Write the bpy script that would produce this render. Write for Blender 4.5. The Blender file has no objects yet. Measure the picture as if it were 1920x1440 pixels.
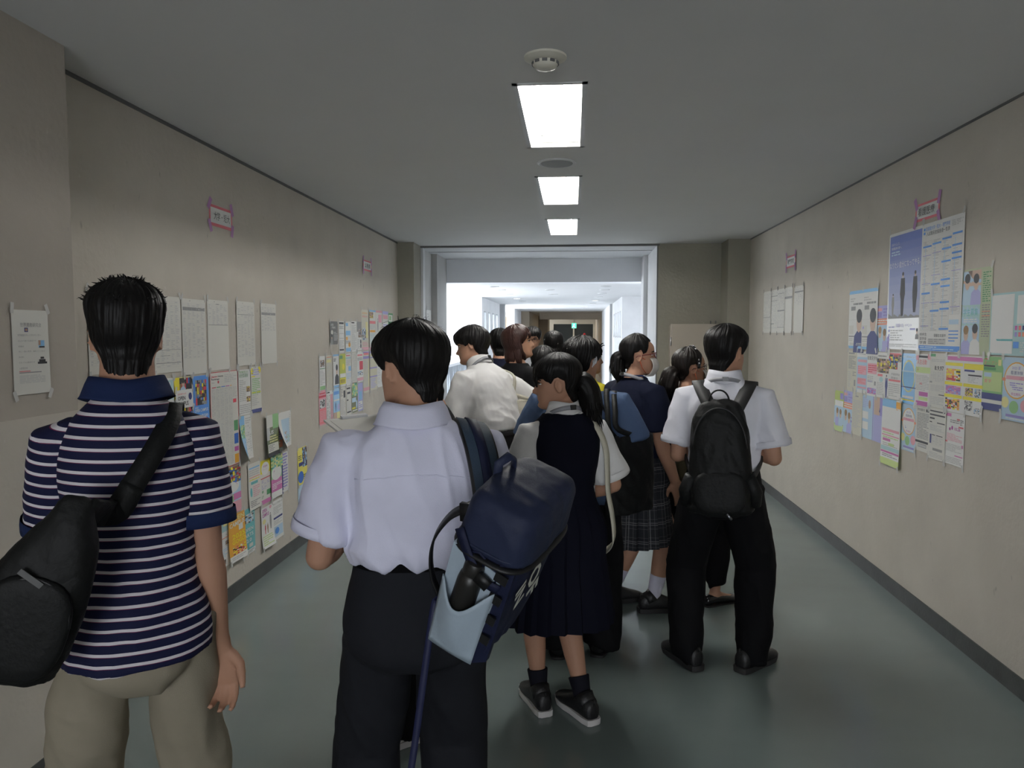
import bpy, math, random
import numpy as np
from mathutils import Matrix, Vector

# ------------------------------------------------------------------ camera, world, light, exposure
SC = bpy.context.scene
COL = SC.collection
cam_d = bpy.data.cameras.new('camera'); cam = bpy.data.objects.new('camera', cam_d); COL.objects.link(cam)
cam_d.sensor_width = 36.0; cam_d.lens = 26.25; cam_d.clip_start = 0.05; cam_d.clip_end = 300
cam.location = (0, 0, 1.66)
cam.rotation_euler = (math.radians(90 - 3.841), 0, math.radians(4.685))
SC.camera = cam
SC.view_settings.view_transform = 'Standard'; SC.view_settings.look = 'None'
SC.view_settings.gamma = 1.0; SC.view_settings.use_curve_mapping = False
SC.view_settings.exposure = 0.28
SKY = 6.2           # overcast daylight outside the bridge and behind the photographer
TUBE = 64.0         # fluorescent tubes
DOWN = 24.0         # small downlights of the lobby
w = bpy.data.worlds.new('overcast_sky'); SC.world = w; w.use_nodes = True
wn = w.node_tree.nodes; wl = w.node_tree.links
bg = wn['Background']; bg.inputs['Color'].default_value = (0.90, 0.95, 1.0, 1); bg.inputs['Strength'].default_value = SKY
# added area light behind the photographer, standing in for daylight from that end
al = bpy.data.lights.new('back_fill_light', 'AREA'); al.shape = 'RECTANGLE'; al.size = 3.0; al.size_y = 1.7; al.energy = 14; al.color = (.92,.95,1.0); al.spread = math.radians(75)
ao = bpy.data.objects.new('back_fill_light', al); COL.objects.link(ao); ao.location = (-.1, -4.6, 1.55); ao.rotation_euler = (math.radians(90), 0, 0)

# ------------------------------------------------------------------ helpers
rng = np.random.default_rng(7)
def V(*a): return np.array(a, float)
def nrm(v):
    v = np.asarray(v, float); return v / (np.linalg.norm(v) + 1e-12)
def sm(a, b, x):
    t = np.clip((np.asarray(x, float) - a) / (b - a), 0, 1); return t * t * (3 - 2 * t)
def lin(tab, x):
    """piecewise-linear table [(x, y...)...] -> y"""
    xs = [t[0] for t in tab]; k = len(tab[0]) - 1
    r = [np.interp(x, xs, [t[i + 1] for t in tab]) for i in range(k)]
    return r[0] if k == 1 else np.stack(r, -1)
def cub(tab, x):
    """smooth (Catmull-Rom) version of lin"""
    xs = np.array([t[0] for t in tab], float); x = np.clip(np.asarray(x, float), xs[0], xs[-1])
    i = np.clip(np.searchsorted(xs, x, 'right') - 1, 0, len(xs) - 2)
    out = []
    for c in range(1, len(tab[0])):
        y = np.array([t[c] for t in tab], float); m = np.gradient(y, xs)
        h = xs[i + 1] - xs[i]; t = (x - xs[i]) / h
        out.append((2*t**3-3*t**2+1)*y[i] + (t**3-2*t**2+t)*h*m[i] + (-2*t**3+3*t**2)*y[i+1] + (t**3-t**2)*h*m[i+1])
    return out[0] if len(out) == 1 else np.stack(out, -1)
def _hash(ix, iy, iz):
    n = (ix * 374761393 + iy * 668265263 + iz * 2147483647 % 1000003 + iz * 1274126177) & 0xffffffff
    n = ((n ^ (n >> 13)) * 1274126177) & 0xffffffff
    return ((n ^ (n >> 16)) & 0xffff) / 32767.5 - 1.0
def vnoise(p):
    """value noise in [-1,1] of an (n,3) array"""
    p = np.asarray(p, float); i = np.floor(p).astype(np.int64); f = p - i; u = f*f*(3-2*f); r = 0
    for dx in (0, 1):
        for dy in (0, 1):
            for dz in (0, 1):
                wgt = (u[:,0] if dx else 1-u[:,0])*(u[:,1] if dy else 1-u[:,1])*(u[:,2] if dz else 1-u[:,2])
                r = r + wgt*_hash(i[:,0]+dx, i[:,1]+dy, i[:,2]+dz)
    return r
def Rx(a): c, s = math.cos(a), math.sin(a); return np.array([[1,0,0],[0,c,-s],[0,s,c]])
def Ry(a): c, s = math.cos(a), math.sin(a); return np.array([[c,0,s],[0,1,0],[-s,0,c]])
def Rz(a): c, s = math.cos(a), math.sin(a); return np.array([[c,-s,0],[s,c,0],[0,0,1]])
D = math.radians

class MB:
    """collects vertices and faces of one mesh"""
    def __init__(s): s.v = []; s.f = []; s.m = []; s.n = 0; s.at = []
    def add(s, v, f, m=0, a=0.0):
        v = np.asarray(v, float).reshape(-1, 3); b = s.n
        s.v.append(v); s.n += len(v)
        s.at.append(np.full(len(v), a) if np.isscalar(a) else np.asarray(a, float))
        s.f += [tuple(b + i for i in q) for q in f]; s.m += [m] * len(f)
    def loft(s, rings, cap=(True, True), m=0, a=0.0, closed=True):
        k = len(rings); n = len(rings[0]); f = []
        for i in range(k - 1):
            for j in range(n if closed else n - 1):
                j2 = (j + 1) % n
                f.append((i*n+j, i*n+j2, (i+1)*n+j2, (i+1)*n+j))
        if cap[0]: f.append(tuple(range(n - 1, -1, -1)))
        if cap[1]: f.append(tuple((k-1)*n + j for j in range(n)))
        s.add(np.concatenate([np.asarray(r) for r in rings]), f, m, a)
    def box(s, c, d, R=None, m=0, taper=1.0):
        c = np.asarray(c, float); h = np.asarray(d, float) / 2
        p = np.array([[x,y,z] for z in (-1,1) for y in (-1,1) for x in (-1,1)], float)
        p[p[:,2] > 0, :2] *= taper; p = p * h
        if R is not None: p = p @ np.asarray(R).T
        s.add(p + c, [(0,2,3,1),(4,5,7,6),(0,1,5,4),(2,6,7,3),(0,4,6,2),(1,3,7,5)], m)
    def bbox(s, lo, hi, m=0):
        lo = np.asarray(lo, float); hi = np.asarray(hi, float); s.box((lo+hi)/2, hi-lo, m=m)
    def tube(s, path, rad, n=14, cap=(True, True), up=(0.13,0.2,1), flat=None, m=0, p=2.0):
        """round or elliptical tube along a path; flat = (axis, ratio)"""
        path = np.asarray(path, float); k = len(path)
        rad = np.broadcast_to(np.asarray(rad, float), (k,)) if np.ndim(rad) < 2 else np.asarray(rad, float)
        rings = []; T = np.gradient(path, axis=0); u0 = np.asarray(up, float)
        for i in range(k):
            t = nrm(T[i]); x = u0 - t * (u0 @ t)
            if np.linalg.norm(x) < 1e-3: x = np.cross(t, V(1, .3, 0))
            x = nrm(x); y = np.cross(t, x); u0 = x if flat is None else np.asarray(up, float)
            rx, ry = (rad[i], rad[i]) if np.ndim(rad) < 2 else rad[i]
            rings.append(ell(path[i], x, y, rx, ry, n, p))
        s.loft(rings, cap, m); return rings
    def blob(s, c, r, R=None, nu=12, nv=16, m=0):
        c = np.asarray(c, float); r = np.asarray(r, float) * np.ones(3); rings = []
        for i in range(nu + 1):
            a = math.pi * (i + .02) / (nu + .04) - math.pi / 2
            t = np.arange(nv) * 2 * math.pi / nv
            p = np.stack([np.cos(t)*math.cos(a), np.sin(t)*math.cos(a), np.full(nv, math.sin(a))], -1) * r
            if R is not None: p = p @ np.asarray(R).T
            rings.append(p + c)
        s.loft(rings, (True, True), m)
    def verts(s): return np.concatenate(s.v) if s.v else np.zeros((0, 3))
    def mesh(s, name):
        me = bpy.data.meshes.new(name); me.from_pydata(s.verts().tolist(), [], s.f); me.update(); return me
    def build(s, name, mats, parent=None, smooth=True, attr=None):
        me = s.mesh(name)
        if not isinstance(mats, (list, tuple)): mats = [mats]
        for q in mats: me.materials.append(q)
        if len(mats) > 1: me.polygons.foreach_set('material_index', np.array(s.m, np.int32))
        if attr:
            at = me.attributes.new(attr, 'FLOAT', 'POINT'); at.data.foreach_set('value', np.concatenate(s.at).astype(np.float32))
        if smooth is True: me.polygons.foreach_set('use_smooth', np.ones(len(me.polygons), bool))
        elif smooth:      # an angle in degrees
            me.polygons.foreach_set('use_smooth', np.ones(len(me.polygons), bool)); me.set_sharp_from_angle(angle=D(smooth))
        return link(name, me, parent)
def ell(c, x, y, rx, ry, n=20, p=2.0, ph=0.0):
    t = np.arange(n) * 2 * math.pi / n + ph; ca, sa = np.cos(t), np.sin(t)
    if p != 2.0:
        ca = np.sign(ca) * np.abs(ca) ** (2 / p); sa = np.sign(sa) * np.abs(sa) ** (2 / p)
    return np.asarray(c) + np.outer(ca * rx, x) + np.outer(sa * ry, y)
def link(name, me, parent=None):
    o = bpy.data.objects.new(name, me); COL.objects.link(o)
    if parent is not None: o.parent = parent
    return o
def empty(name, loc=(0,0,0), rz=0.0):
    o = bpy.data.objects.new(name, None); COL.objects.link(o); o.location = loc; o.rotation_euler = (0, 0, rz); o.empty_display_size = .1
    return o
def tag(o, label=None, cat=None, group=None, kind=None):
    if label: o['label'] = label
    if cat: o['category'] = cat
    if group: o['group'] = group
    if kind: o['kind'] = kind
    return o
def remesh(mb, name, voxel, smooth=3, fac=.5):
    """one continuous skin around the overlapping pieces of mb"""
    me = mb.mesh(name + '_raw'); o = bpy.data.objects.new('tmp', me); COL.objects.link(o)
    r = o.modifiers.new('r', 'REMESH'); r.mode = 'VOXEL'; r.voxel_size = voxel; r.use_smooth_shade = True
    if smooth:
        q = o.modifiers.new('s', 'SMOOTH'); q.factor = fac; q.iterations = smooth
    dg = bpy.context.evaluated_depsgraph_get()
    out = bpy.data.meshes.new_from_object(o.evaluated_get(dg)); out.name = name
    bpy.data.objects.remove(o); bpy.data.meshes.remove(me)
    return out
def mverts(me):
    a = np.empty(len(me.vertices) * 3, np.float32); me.vertices.foreach_get('co', a); return a.reshape(-1, 3).astype(float)
def mnorm(me):
    a = np.empty(len(me.vertices) * 3, np.float32); me.vertex_normals.foreach_get('vector', a); return a.reshape(-1, 3).astype(float)
def mset(me, v):
    me.vertices.foreach_set('co', np.asarray(v, np.float32).ravel()); me.update()
def mcent(me):
    a = np.empty(len(me.polygons) * 3, np.float32); me.polygons.foreach_get('center', a); return a.reshape(-1, 3).astype(float)
def finish(name, me, mats, parent):
    if not isinstance(mats, (list, tuple)): mats = [mats]
    for q in mats: me.materials.append(q)
    me.polygons.foreach_set('use_smooth', np.ones(len(me.polygons), bool))
    return link(name, me, parent)

# ------------------------------------------------------------------ materials
MATS = {}
def mat(name, col, rough=.6, var=0.0, vscale=6.0, bump=0.0, bscale=60.0, spec=.5, emit=0.0, metal=0.0, sheen=0.0, stretch=None, attr=None):
    if name in MATS: return MATS[name]
    m = bpy.data.materials.new(name); m.use_nodes = True; N = m.node_tree.nodes; L = m.node_tree.links; b = N['Principled BSDF']
    b.inputs['Base Color'].default_value = (*col, 1); b.inputs['Roughness'].default_value = rough
    b.inputs['Specular IOR Level'].default_value = spec; b.inputs['Metallic'].default_value = metal
    if sheen: b.inputs['Sheen Weight'].default_value = sheen; b.inputs['Sheen Roughness'].default_value = .5
    tc = N.new('ShaderNodeTexCoord'); src = tc.outputs['Object']
    if stretch:
        mp = N.new('ShaderNodeMapping'); mp.inputs['Scale'].default_value = stretch; L.new(src, mp.inputs['Vector']); src = mp.outputs['Vector']
    if attr:
        an = N.new('ShaderNodeAttribute'); an.attribute_name = attr; L.new(an.outputs['Color'], b.inputs['Base Color'])
    if var:
        n = N.new('ShaderNodeTexNoise'); n.inputs['Scale'].default_value = vscale; n.inputs['Detail'].default_value = 5; L.new(src, n.inputs['Vector'])
        r = N.new('ShaderNodeMapRange'); r.inputs['From Min'].default_value = .25; r.inputs['From Max'].default_value = .75
        r.inputs['To Min'].default_value = 1 - var; r.inputs['To Max'].default_value = 1 + var; L.new(n.outputs['Fac'], r.inputs['Value'])
        x = N.new('ShaderNodeVectorMath'); x.operation = 'SCALE'; x.inputs[0].default_value = col; L.new(r.outputs['Result'], x.inputs['Scale'])
        if attr: L.new(an.outputs['Color'], x.inputs[0])
        L.new(x.outputs['Vector'], b.inputs['Base Color'])
    if bump:
        n2 = N.new('ShaderNodeTexNoise'); n2.inputs['Scale'].default_value = bscale; n2.inputs['Detail'].default_value = 4; L.new(src, n2.inputs['Vector'])
        bp = N.new('ShaderNodeBump'); bp.inputs['Strength'].default_value = bump; bp.inputs['Distance'].default_value = .01
        L.new(n2.outputs['Fac'], bp.inputs['Height']); L.new(bp.outputs['Normal'], b.inputs['Normal'])
    if emit:
        b.inputs['Emission Color'].default_value = (*col, 1); b.inputs['Emission Strength'].default_value = emit
    MATS[name] = m; return m

def wall_mat(name, col, scuff=.5):
    """painted concrete: mottled, vertical streaks, dark and light scuffs"""
    m = mat(name, col, rough=.75, var=.06, vscale=3.0, bump=.25, bscale=35); N = m.node_tree.nodes; L = m.node_tree.links; b = N['Principled BSDF']
    base = b.inputs['Base Color'].links[0].from_socket; tc = N['Texture Coordinate'] if 'Texture Coordinate' in N else [n for n in N if n.type == 'TEX_COORD'][0]
    def layer(base, scale, lo, hi, color, amt, detail=6, thr2=None):
        mp = N.new('ShaderNodeMapping'); mp.inputs['Scale'].default_value = scale; L.new(tc.outputs['Object'], mp.inputs['Vector'])
        n = N.new('ShaderNodeTexNoise'); n.inputs['Scale'].default_value = 1; n.inputs['Detail'].default_value = detail; L.new(mp.outputs['Vector'], n.inputs['Vector'])
        r = N.new('ShaderNodeMapRange'); r.inputs['From Min'].default_value = lo; r.inputs['From Max'].default_value = hi; r.inputs['To Max'].default_value = amt; L.new(n.outputs['Fac'], r.inputs['Value'])
        x = N.new('ShaderNodeMix'); x.data_type = 'RGBA'; x.inputs['B'].default_value = (*color, 1); L.new(r.outputs['Result'], x.inputs['Factor']); L.new(base, x.inputs['A'])
        return x.outputs['Result']
    o = layer(base, (3, 3, 1.1), .55, .8, tuple(c*.72 for c in col), .35*scuff, 8)
    o = layer(o, (14, 14, 6), .715, .76, (.10, .095, .09), .7*scuff, 3)
    o = layer(o, (26, 26, 17), .74, .77, (.72, .71, .68), .6*scuff, 2)
    L.new(o, b.inputs['Base Color']); return m

M_WALL = wall_mat('wall_paint', (.555, .515, .45))
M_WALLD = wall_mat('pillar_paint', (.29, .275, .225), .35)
M_WALLW = wall_mat('bridge_wall_paint', (.74, .75, .77), .15)
M_CEIL = mat('ceiling_paint', (.68, .68, .68), .8, var=.02, vscale=2, bump=.1, bscale=20)
M_CEILW = mat('bridge_ceiling_paint', (.62, .63, .645), .8, var=.02, vscale=2)
M_BEAM = mat('beam_paint', (.76, .78, .82), .7, var=.02)
M_BASE = mat('rubber_skirting', (.060, .062, .060), .5, var=.2, vscale=9, bump=.1)
M_FRAME = mat('metal_frame_paint', (.60, .61, .62), .45, var=.04, vscale=12)
M_FRAMED = mat('frame_dark', (.12, .12, .12), .5)
M_BROWN = mat('lobby_panel', (.36, .30, .23), .6, var=.05, vscale=2)
M_BROWND = mat('lobby_panel_dark', (.24, .21, .17), .6, var=.05, vscale=2)
def floor_mat():
    m = mat('vinyl_floor', (.175, .215, .207), .2, var=.05, vscale=1.3, stretch=(1.2, 2.6, 1)); N = m.node_tree.nodes; L = m.node_tree.links; b = N['Principled BSDF']
    b.inputs['Specular IOR Level'].default_value = .6
    tc = [n for n in N if n.type == 'TEX_COORD'][0]
    n = N.new('ShaderNodeTexNoise'); n.inputs['Scale'].default_value = 5; n.inputs['Detail'].default_value = 6; L.new(tc.outputs['Object'], n.inputs['Vector'])
    r = N.new('ShaderNodeMapRange'); r.inputs['From Min'].default_value = .3; r.inputs['From Max'].default_value = .7; r.inputs['To Min'].default_value = .15; r.inputs['To Max'].default_value = .21
    L.new(n.outputs['Fac'], r.inputs['Value']); L.new(r.outputs['Result'], b.inputs['Roughness'])
    n2 = N.new('ShaderNodeTexNoise'); n2.inputs['Scale'].default_value = 3.0; n2.inputs['Detail'].default_value = 2; L.new(tc.outputs['Object'], n2.inputs['Vector'])
    bp = N.new('ShaderNodeBump'); bp.inputs['Strength'].default_value = .06; bp.inputs['Distance'].default_value = .02; L.new(n2.outputs['Fac'], bp.inputs['Height']); L.new(bp.outputs['Normal'], b.inputs['Normal'])
    return m
M_FLOOR = floor_mat()

# ------------------------------------------------------------------ the setting
XL, XR, XC, HC = -2.12, 2.045, -1.95, 2.76      # left wall, right wall, near column face, ceiling
YB, YP, YD, YT, YW = -5.0, 8.94, 9.38, 10.8, 15.0   # back end, end pillars, doorway, end of the doorway tunnel, bridge walls
DL, DR = -1.92, 1.018                             # doorway jambs
ZB = 2.40                                         # bridge ceiling
def slab(name, lo, hi, m, parent=None, kind='structure'):
    b = MB(); b.bbox(lo, hi); o = b.build(name, m, parent, smooth=False)
    if parent is None: o['kind'] = kind
    return o
slab('floor', (-2.6, YB, -.12), (2.6, YT, 0), M_FLOOR)
slab('floor_bridge', (-2.6, YT, -.12), (2.2, 24.7, 0), mat('bridge_floor', (.62,.64,.65), .3, var=.05, vscale=2))
slab('floor_lobby', (-4, 24.7, -.12), (4, 38.2, 0), mat('lobby_floor', (.30,.29,.27), .35, var=.06, vscale=2))
# ceiling of the corridor, with four-sided openings for the light fittings
LX = (-.265, .045); LY = [(3.37, 4.49), (5.32, 6.45), (7.27, 8.41)]
b = MB(); y = YB
for (a, c) in LY + [(YD + .02, None)]:
    b.bbox((XL-.3, y, HC), (XR+.3, a, HC+.2))
    if c is None: break
    b.bbox((XL-.3, a, HC), (LX[0], c, HC+.2)); b.bbox((LX[1], a, HC), (XR+.3, c, HC+.2)); y = c
tag(b.build('ceiling', M_CEIL, smooth=False), kind='structure')
slab('wall_left', (XL-.25, YB, 0), (XL, YD, HC), M_WALL)
slab('wall_right', (XR, YB, 0), (XR+.25, YD, HC), M_WALL)
# near column: darker paint above a pale dado
o = slab('wall_left_column', (XL, .9, 0), (XC, 2.79, HC), wall_mat('column_paint', (.44,.40,.345), .3))
slab('wall_left_column_dado', (XC, .9, .095), (XC+.004, 2.79, 1.36), M_WALL)
# end wall: pillars, return walls and the panel right of the doorway
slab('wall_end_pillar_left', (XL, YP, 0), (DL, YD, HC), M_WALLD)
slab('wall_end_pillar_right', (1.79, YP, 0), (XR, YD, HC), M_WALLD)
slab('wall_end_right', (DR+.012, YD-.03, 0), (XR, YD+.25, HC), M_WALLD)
slab('wall_end_left', (XL-.25, YD, 0), (DL, YT, HC), wall_mat('tunnel_wall_paint', (.50,.50,.49), .3))
slab('wall_end_lintel', (XL-.25, YD+.02, HC-.012), (XR+.25, YD+.3, HC+.2), M_WALLW)
# skirtings
def base(name, lo, hi): slab(name, lo, hi, M_BASE)
base('baseboard_left', (XL, 2.79, 0), (XL+.008, YP, .095)); base('baseboard_right', (XR-.008, YB, 0), (XR, YP, .095))
base('baseboard_left_column', (XC, .9, 0), (XC+.008, 2.79, .095)); base('baseboard_left_back', (XL, YB, 0), (XL+.008, .9, .095))
base('baseboard_pillar_left', (XL, YP-.008, 0), (DL, YP, .095)); base('baseboard_pillar_right', (1.79, YP-.008, 0), (XR-.008, YP, .095))
base('baseboard_end_right', (DR+.05, YD-.038, 0), (1.79, YD-.03, .095))
# dark strips coloured as a gap's shade along the ceiling of both walls
slab('trim_1', (XL, 2.79, HC-.018), (XL+.006, YP, HC), M_FRAMED); slab('trim_2', (XR-.006, YB, HC-.012), (XR, YP, HC), M_FRAMED)
# doorway tunnel: jambs, soffit with a shutter slot, left inner pillar, beam at its far end
ZS = 2.735
dr = empty('door_1', (0, YD, 0)); dr['kind'] = 'structure'
def rel(o): o.location = (0, -YD, 0)
b = MB(); b.bbox((DL-.012, YD-.03, 0), (DL+.03, YD+.10, ZS+.02)); rel(b.build('jamb', M_FRAME, dr, smooth=False))
b = MB(); b.bbox((DR-.004, YD-.03, 0), (DR+.012, YT-.35, ZS+.02)); b.bbox((DR-.06, YT-.35, 0), (DR+.012, YT, ZS)); rel(b.build('jamb', M_WALLW, dr, smooth=False))
b = MB(); b.bbox((DL-.012, YD-.035, ZS+.003), (DR+.03, YD-.025, ZS+.028)); b.bbox((DR+.001, YD-.036, 0), (DR+.014, YD-.02, ZS+.01)); b.bbox((DL-.02, YD-.036, 0), (DL-.008, YD-.02, ZS+.01)); rel(b.build('frame_edge', M_FRAMED, dr, smooth=False))
b = MB(); b.bbox((DL, YD-.02, ZS), (DR, YD+.42, ZS+.03)); b.bbox((DL, YD+.50, ZS), (DR, YT+.2, ZS+.03)); rel(b.build('soffit', M_CEILW, dr, smooth=False))
b = MB(); b.bbox((DL, YD+.42, ZS+.015), (DR, YD+.50, ZS+.05)); rel(b.build('shutter_slot', M_FRAMED, dr, smooth=False))
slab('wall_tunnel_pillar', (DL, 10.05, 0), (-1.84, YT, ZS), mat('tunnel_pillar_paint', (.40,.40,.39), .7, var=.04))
slab('wall_tunnel_right', (DR+.01, YD+.2, 0), (1.6, YT, ZS+.3), M_WALLW)
slab('ceiling_beam', (-2.6, YT, ZB), (2.2, YT+.35, HC+.3), M_BEAM)
# bridge: ceiling, camera-facing end walls, side walls with slit windows, far pillars
slab('ceiling_bridge', (-2.6, YT+.35, ZB), (2.2, 24.7, ZB+.15), M_CEILW)
slab('wall_bridge_left', (-2.6, YW, 0), (-1.84, YW+.12, ZB), M_WALLW)
slab('wall_bridge_right', (.96, YW, 0), (2.2, YW+.12, ZB), M_WALLW)
SL = [15.35, 16.15, 16.95, 17.75]
def slit_wall(name, x0, x1):
    b = MB(); b.bbox((x0, YW+.12, 0), (x1, 18.7, 1.58)); b.bbox((x0, YW+.12, 2.13), (x1, 18.7, ZB)); y = YW + .12
    for s in SL: b.bbox((x0, y, 1.58), (x1, s, 2.13)); y = s + .38
    b.bbox((x0, y, 1.58), (x1, 18.7, 2.13)); tag(b.build(name, M_WALLW, smooth=False), kind='structure')
slit_wall('wall_slits_left', -1.935, -1.84); slit_wall('wall_slits_right', .96, 1.055)
def clear_glass():
    m = mat('window_glass', (.92,.95,.97), .1); N = m.node_tree.nodes; L = m.node_tree.links; t = N.new('ShaderNodeBsdfTransparent'); t.inputs['Color'].default_value = (.93,.95,.96,1)
    x = N.new('ShaderNodeMixShader'); x.inputs[0].default_value = .10; L.new(t.outputs[0], x.inputs[1]); L.new(N['Principled BSDF'].outputs[0], x.inputs[2]); L.new(x.outputs[0], N['Material Output'].inputs['Surface']); return m
M_GLASS = clear_glass()
k = 1
for x in (-1.84, .96):
    for s in SL:
        f = MB(); xa, xb = (x-.09, x+.006) if x < 0 else (x-.006, x+.09)
        for lo, hi in (((xa, s, 1.58), (xb, s+.025, 2.13)), ((xa, s+.355, 1.58), (xb, s+.38, 2.13)), ((xa, s, 1.58), (xb, s+.38, 1.605)), ((xa, s, 2.105), (xb, s+.38, 2.13))): f.bbox(lo, hi)
        o = tag(f.build(f'window_{k}', mat('window_frame_grey', (.50,.52,.54), .5), smooth=False), kind='structure'); k += 1
        g = MB(); xm = x - .082 if x < 0 else x + .082; g.bbox((xm-.004, s+.02, 1.6), (xm+.004, s+.36, 2.11)); g.build('pane', M_GLASS, o, smooth=False)
slab('wall_far_pillar_left', (-1.95, 18.7, 0), (-1.72, 18.95, ZB), mat('far_pillar_paint', (.42,.43,.44), .7, var=.03))
slab('wall_far_pillar_right', (.90, 18.7, 0), (1.12, 18.95, ZB), MATS['far_pillar_paint'])
slab('wall_far_right', (.93, 18.95, 0), (1.05, 24.7, ZB), M_WALLW)
slab('wall_far_left', (-1.95, 21.9, 0), (-1.72, 24.7, ZB), M_WALLW)
# balustrades on the open sides of the bridge: kerb, rail and tapering fins
def balustrade(x, y0, y1, label):
    r = empty('balustrade', (x, (y0+y1)/2, 0)); tag(r, label, 'railing', 'white balustrades of the bridge'); dy = -(y0+y1)/2
    m = mat('white_steel', (.80, .82, .85), .4)
    b = MB(); b.bbox((-.09, y0+dy, 0), (.09, y1+dy, .30)); b.build('kerb', M_WALLW, r, smooth=False)
    b = MB(); b.bbox((-.05, y0+dy, 1.10), (.05, y1+dy, 1.15)); b.build('top_rail', m, r, smooth=False)
    b = MB(); b.bbox((-.03, y0+dy, .36), (.03, y1+dy, .39)); b.build('bottom_rail', m, r, smooth=False)
    n = int((y1-y0) / .64)
    for i in range(n):
        y = y0 + dy + .33 + i * .64
        for q, (ya, yb) in enumerate((((y+.06), (y-.04)), ((y+.33), (y+.29)))):
            f = MB(); w0, w1 = (.16, .44) if q == 0 else (.02, .16)
            z0, z1 = (.385, 1.11) if q == 0 else (.62, 1.11)
            f.loft([[(-.025, ya-w0/2, z0), (.025, ya-w0/2, z0), (.025, ya+w0/2, z0), (-.025, ya+w0/2, z0)],
                    [(-.025, yb-w1/2, z1), (.025, yb-w1/2, z1), (.025, yb+w1/2, z1), (-.025, yb+w1/2, z1)]])
            f.build('fin', mat('shaded_white_steel', (.30,.335,.38), .45), r, smooth=False)  # shade on the near side of the fins put into a darker colour
balustrade(-2.12, YT+.35, YW, 'white balustrade with slanting fins along the open left side of the bridge')
slab('wall_bridge_side', (1.40, YT+.35, 0), (1.52, YW, ZB), M_WALLW)
slab('wall_bridge_post_left', (-2.6, YT, 0), (-1.98, YT+.35, ZB), M_WALLW)
# lobby beyond the bridge
slab('ceiling_lobby', (-4, 24.7, ZB), (4, 38.2, ZB+.15), mat('lobby_ceiling', (.50,.46,.40), .7, var=.03))
slab('wall_lobby_left', (-1.72, 24.7, 0), (-1.45, 33, ZB), M_BROWN)
slab('wall_lobby_right', (1.02, 24.7, 0), (1.2, 38, ZB), M_BROWN)
slab('trim_3', (-1.2, 26.5, 2.17), (1.02, 26.8, ZB), M_BROWN)
slab('wall_lobby_pier', (-1.45, 31.2, 0), (-1.05, 33.0, ZB), M_BROWND)
slab('wall_lobby_side', (-4, 33, 0), (-1.05, 33.2, ZB), M_BROWN)
slab('wall_far', (-4, 38, 0), (4, 38.2, ZB), M_BROWND)
dd = empty('door_2', (0, 35.4, 0)); dd['kind'] = 'structure'
b = MB()
for lo, hi in (((-1.3, -.05, 0), (-1.0, .05, ZB)), ((.92, -.05, 0), (1.02, .05, ZB)), ((-1.0, -.05, 2.2), (.92, .05, ZB)), ((-1.0, -.06, 2.12), (.92, .06, 2.2)), ((-1.0, -.06, 0), (-.93, .06, 2.12)), ((-.02, -.05, 0), (.05, .05, 2.12))): b.bbox(lo, hi)
b.build('door_frame', mat('pale_door_frame', (.62,.59,.52), .5), dd, smooth=False)
for x0, x1 in ((-.93, -.02), (.05, .92)):
    b = MB(); b.bbox((x0, -.01, .05), (x1, .01, 2.12)); b.build('pane', mat('dark_door_glass', (.030,.038,.042), .45, spec=.3), dd, smooth=False)
b = MB(); b.bbox((-.16, -.06, .9), (-.13, -.03, 1.3)); b.bbox((.16, -.06, .9), (.19, -.03, 1.3)); b.build('handle', mat('steel', (.6,.6,.6), .3, metal=1), dd, smooth=False)
o = empty('exit_sign', (.03, 33.0, 2.02)); tag(o, 'small green lit exit sign hanging before the dark glass doors', 'sign')
b = MB(); b.bbox((-.02, -.01, .12), (.02, .01, .38)); b.build('hanger', M_FRAME, o, smooth=False)
b = MB(); b.bbox((-.11, -.03, -.12), (.11, .03, .12)); b.build('housing', M_FRAME, o, smooth=False)
b = MB(); b.bbox((-.10, -.034, -.11), (.10, -.031, .11)); b.build('sign_face', mat('exit_green', (.10,.75,.45), .5, emit=1.6), o, smooth=False)
b = MB(); b.box((.0, -.036, .06), (.045, .003, .045)); b.box((-.01, -.036, .0), (.03, .003, .09), Ry(.35)); b.box((.03, -.036, -.06), (.02, .003, .09), Ry(-.6)); b.box((-.05, -.036, -.05), (.02, .003, .09), Ry(.9)); b.build('running_figure', mat('exit_white', (.9,1,.95), .5, emit=1.2), o, smooth=False)
# beacon on the lobby wall
o = empty('alarm_lamp', (.52, 35.28, 1.55)); tag(o, 'small red alarm lamp beside the far glass doors', 'lamp')
b = MB(); b.tube([(0,0,0),(0,0,.04)], .07, 12); b.build('base', M_FRAMED, o)
b = MB(); b.tube([(0,0,.04),(0,0,.12),(0,0,.15)], [.055,.055,.02], 12); b.build('lens', mat('red_lens', (.6,.03,.04), .3), o)
slab('trim_4', (.3, 35.3, 1.2), (.75, 35.38, 1.55), M_BROWN)
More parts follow.
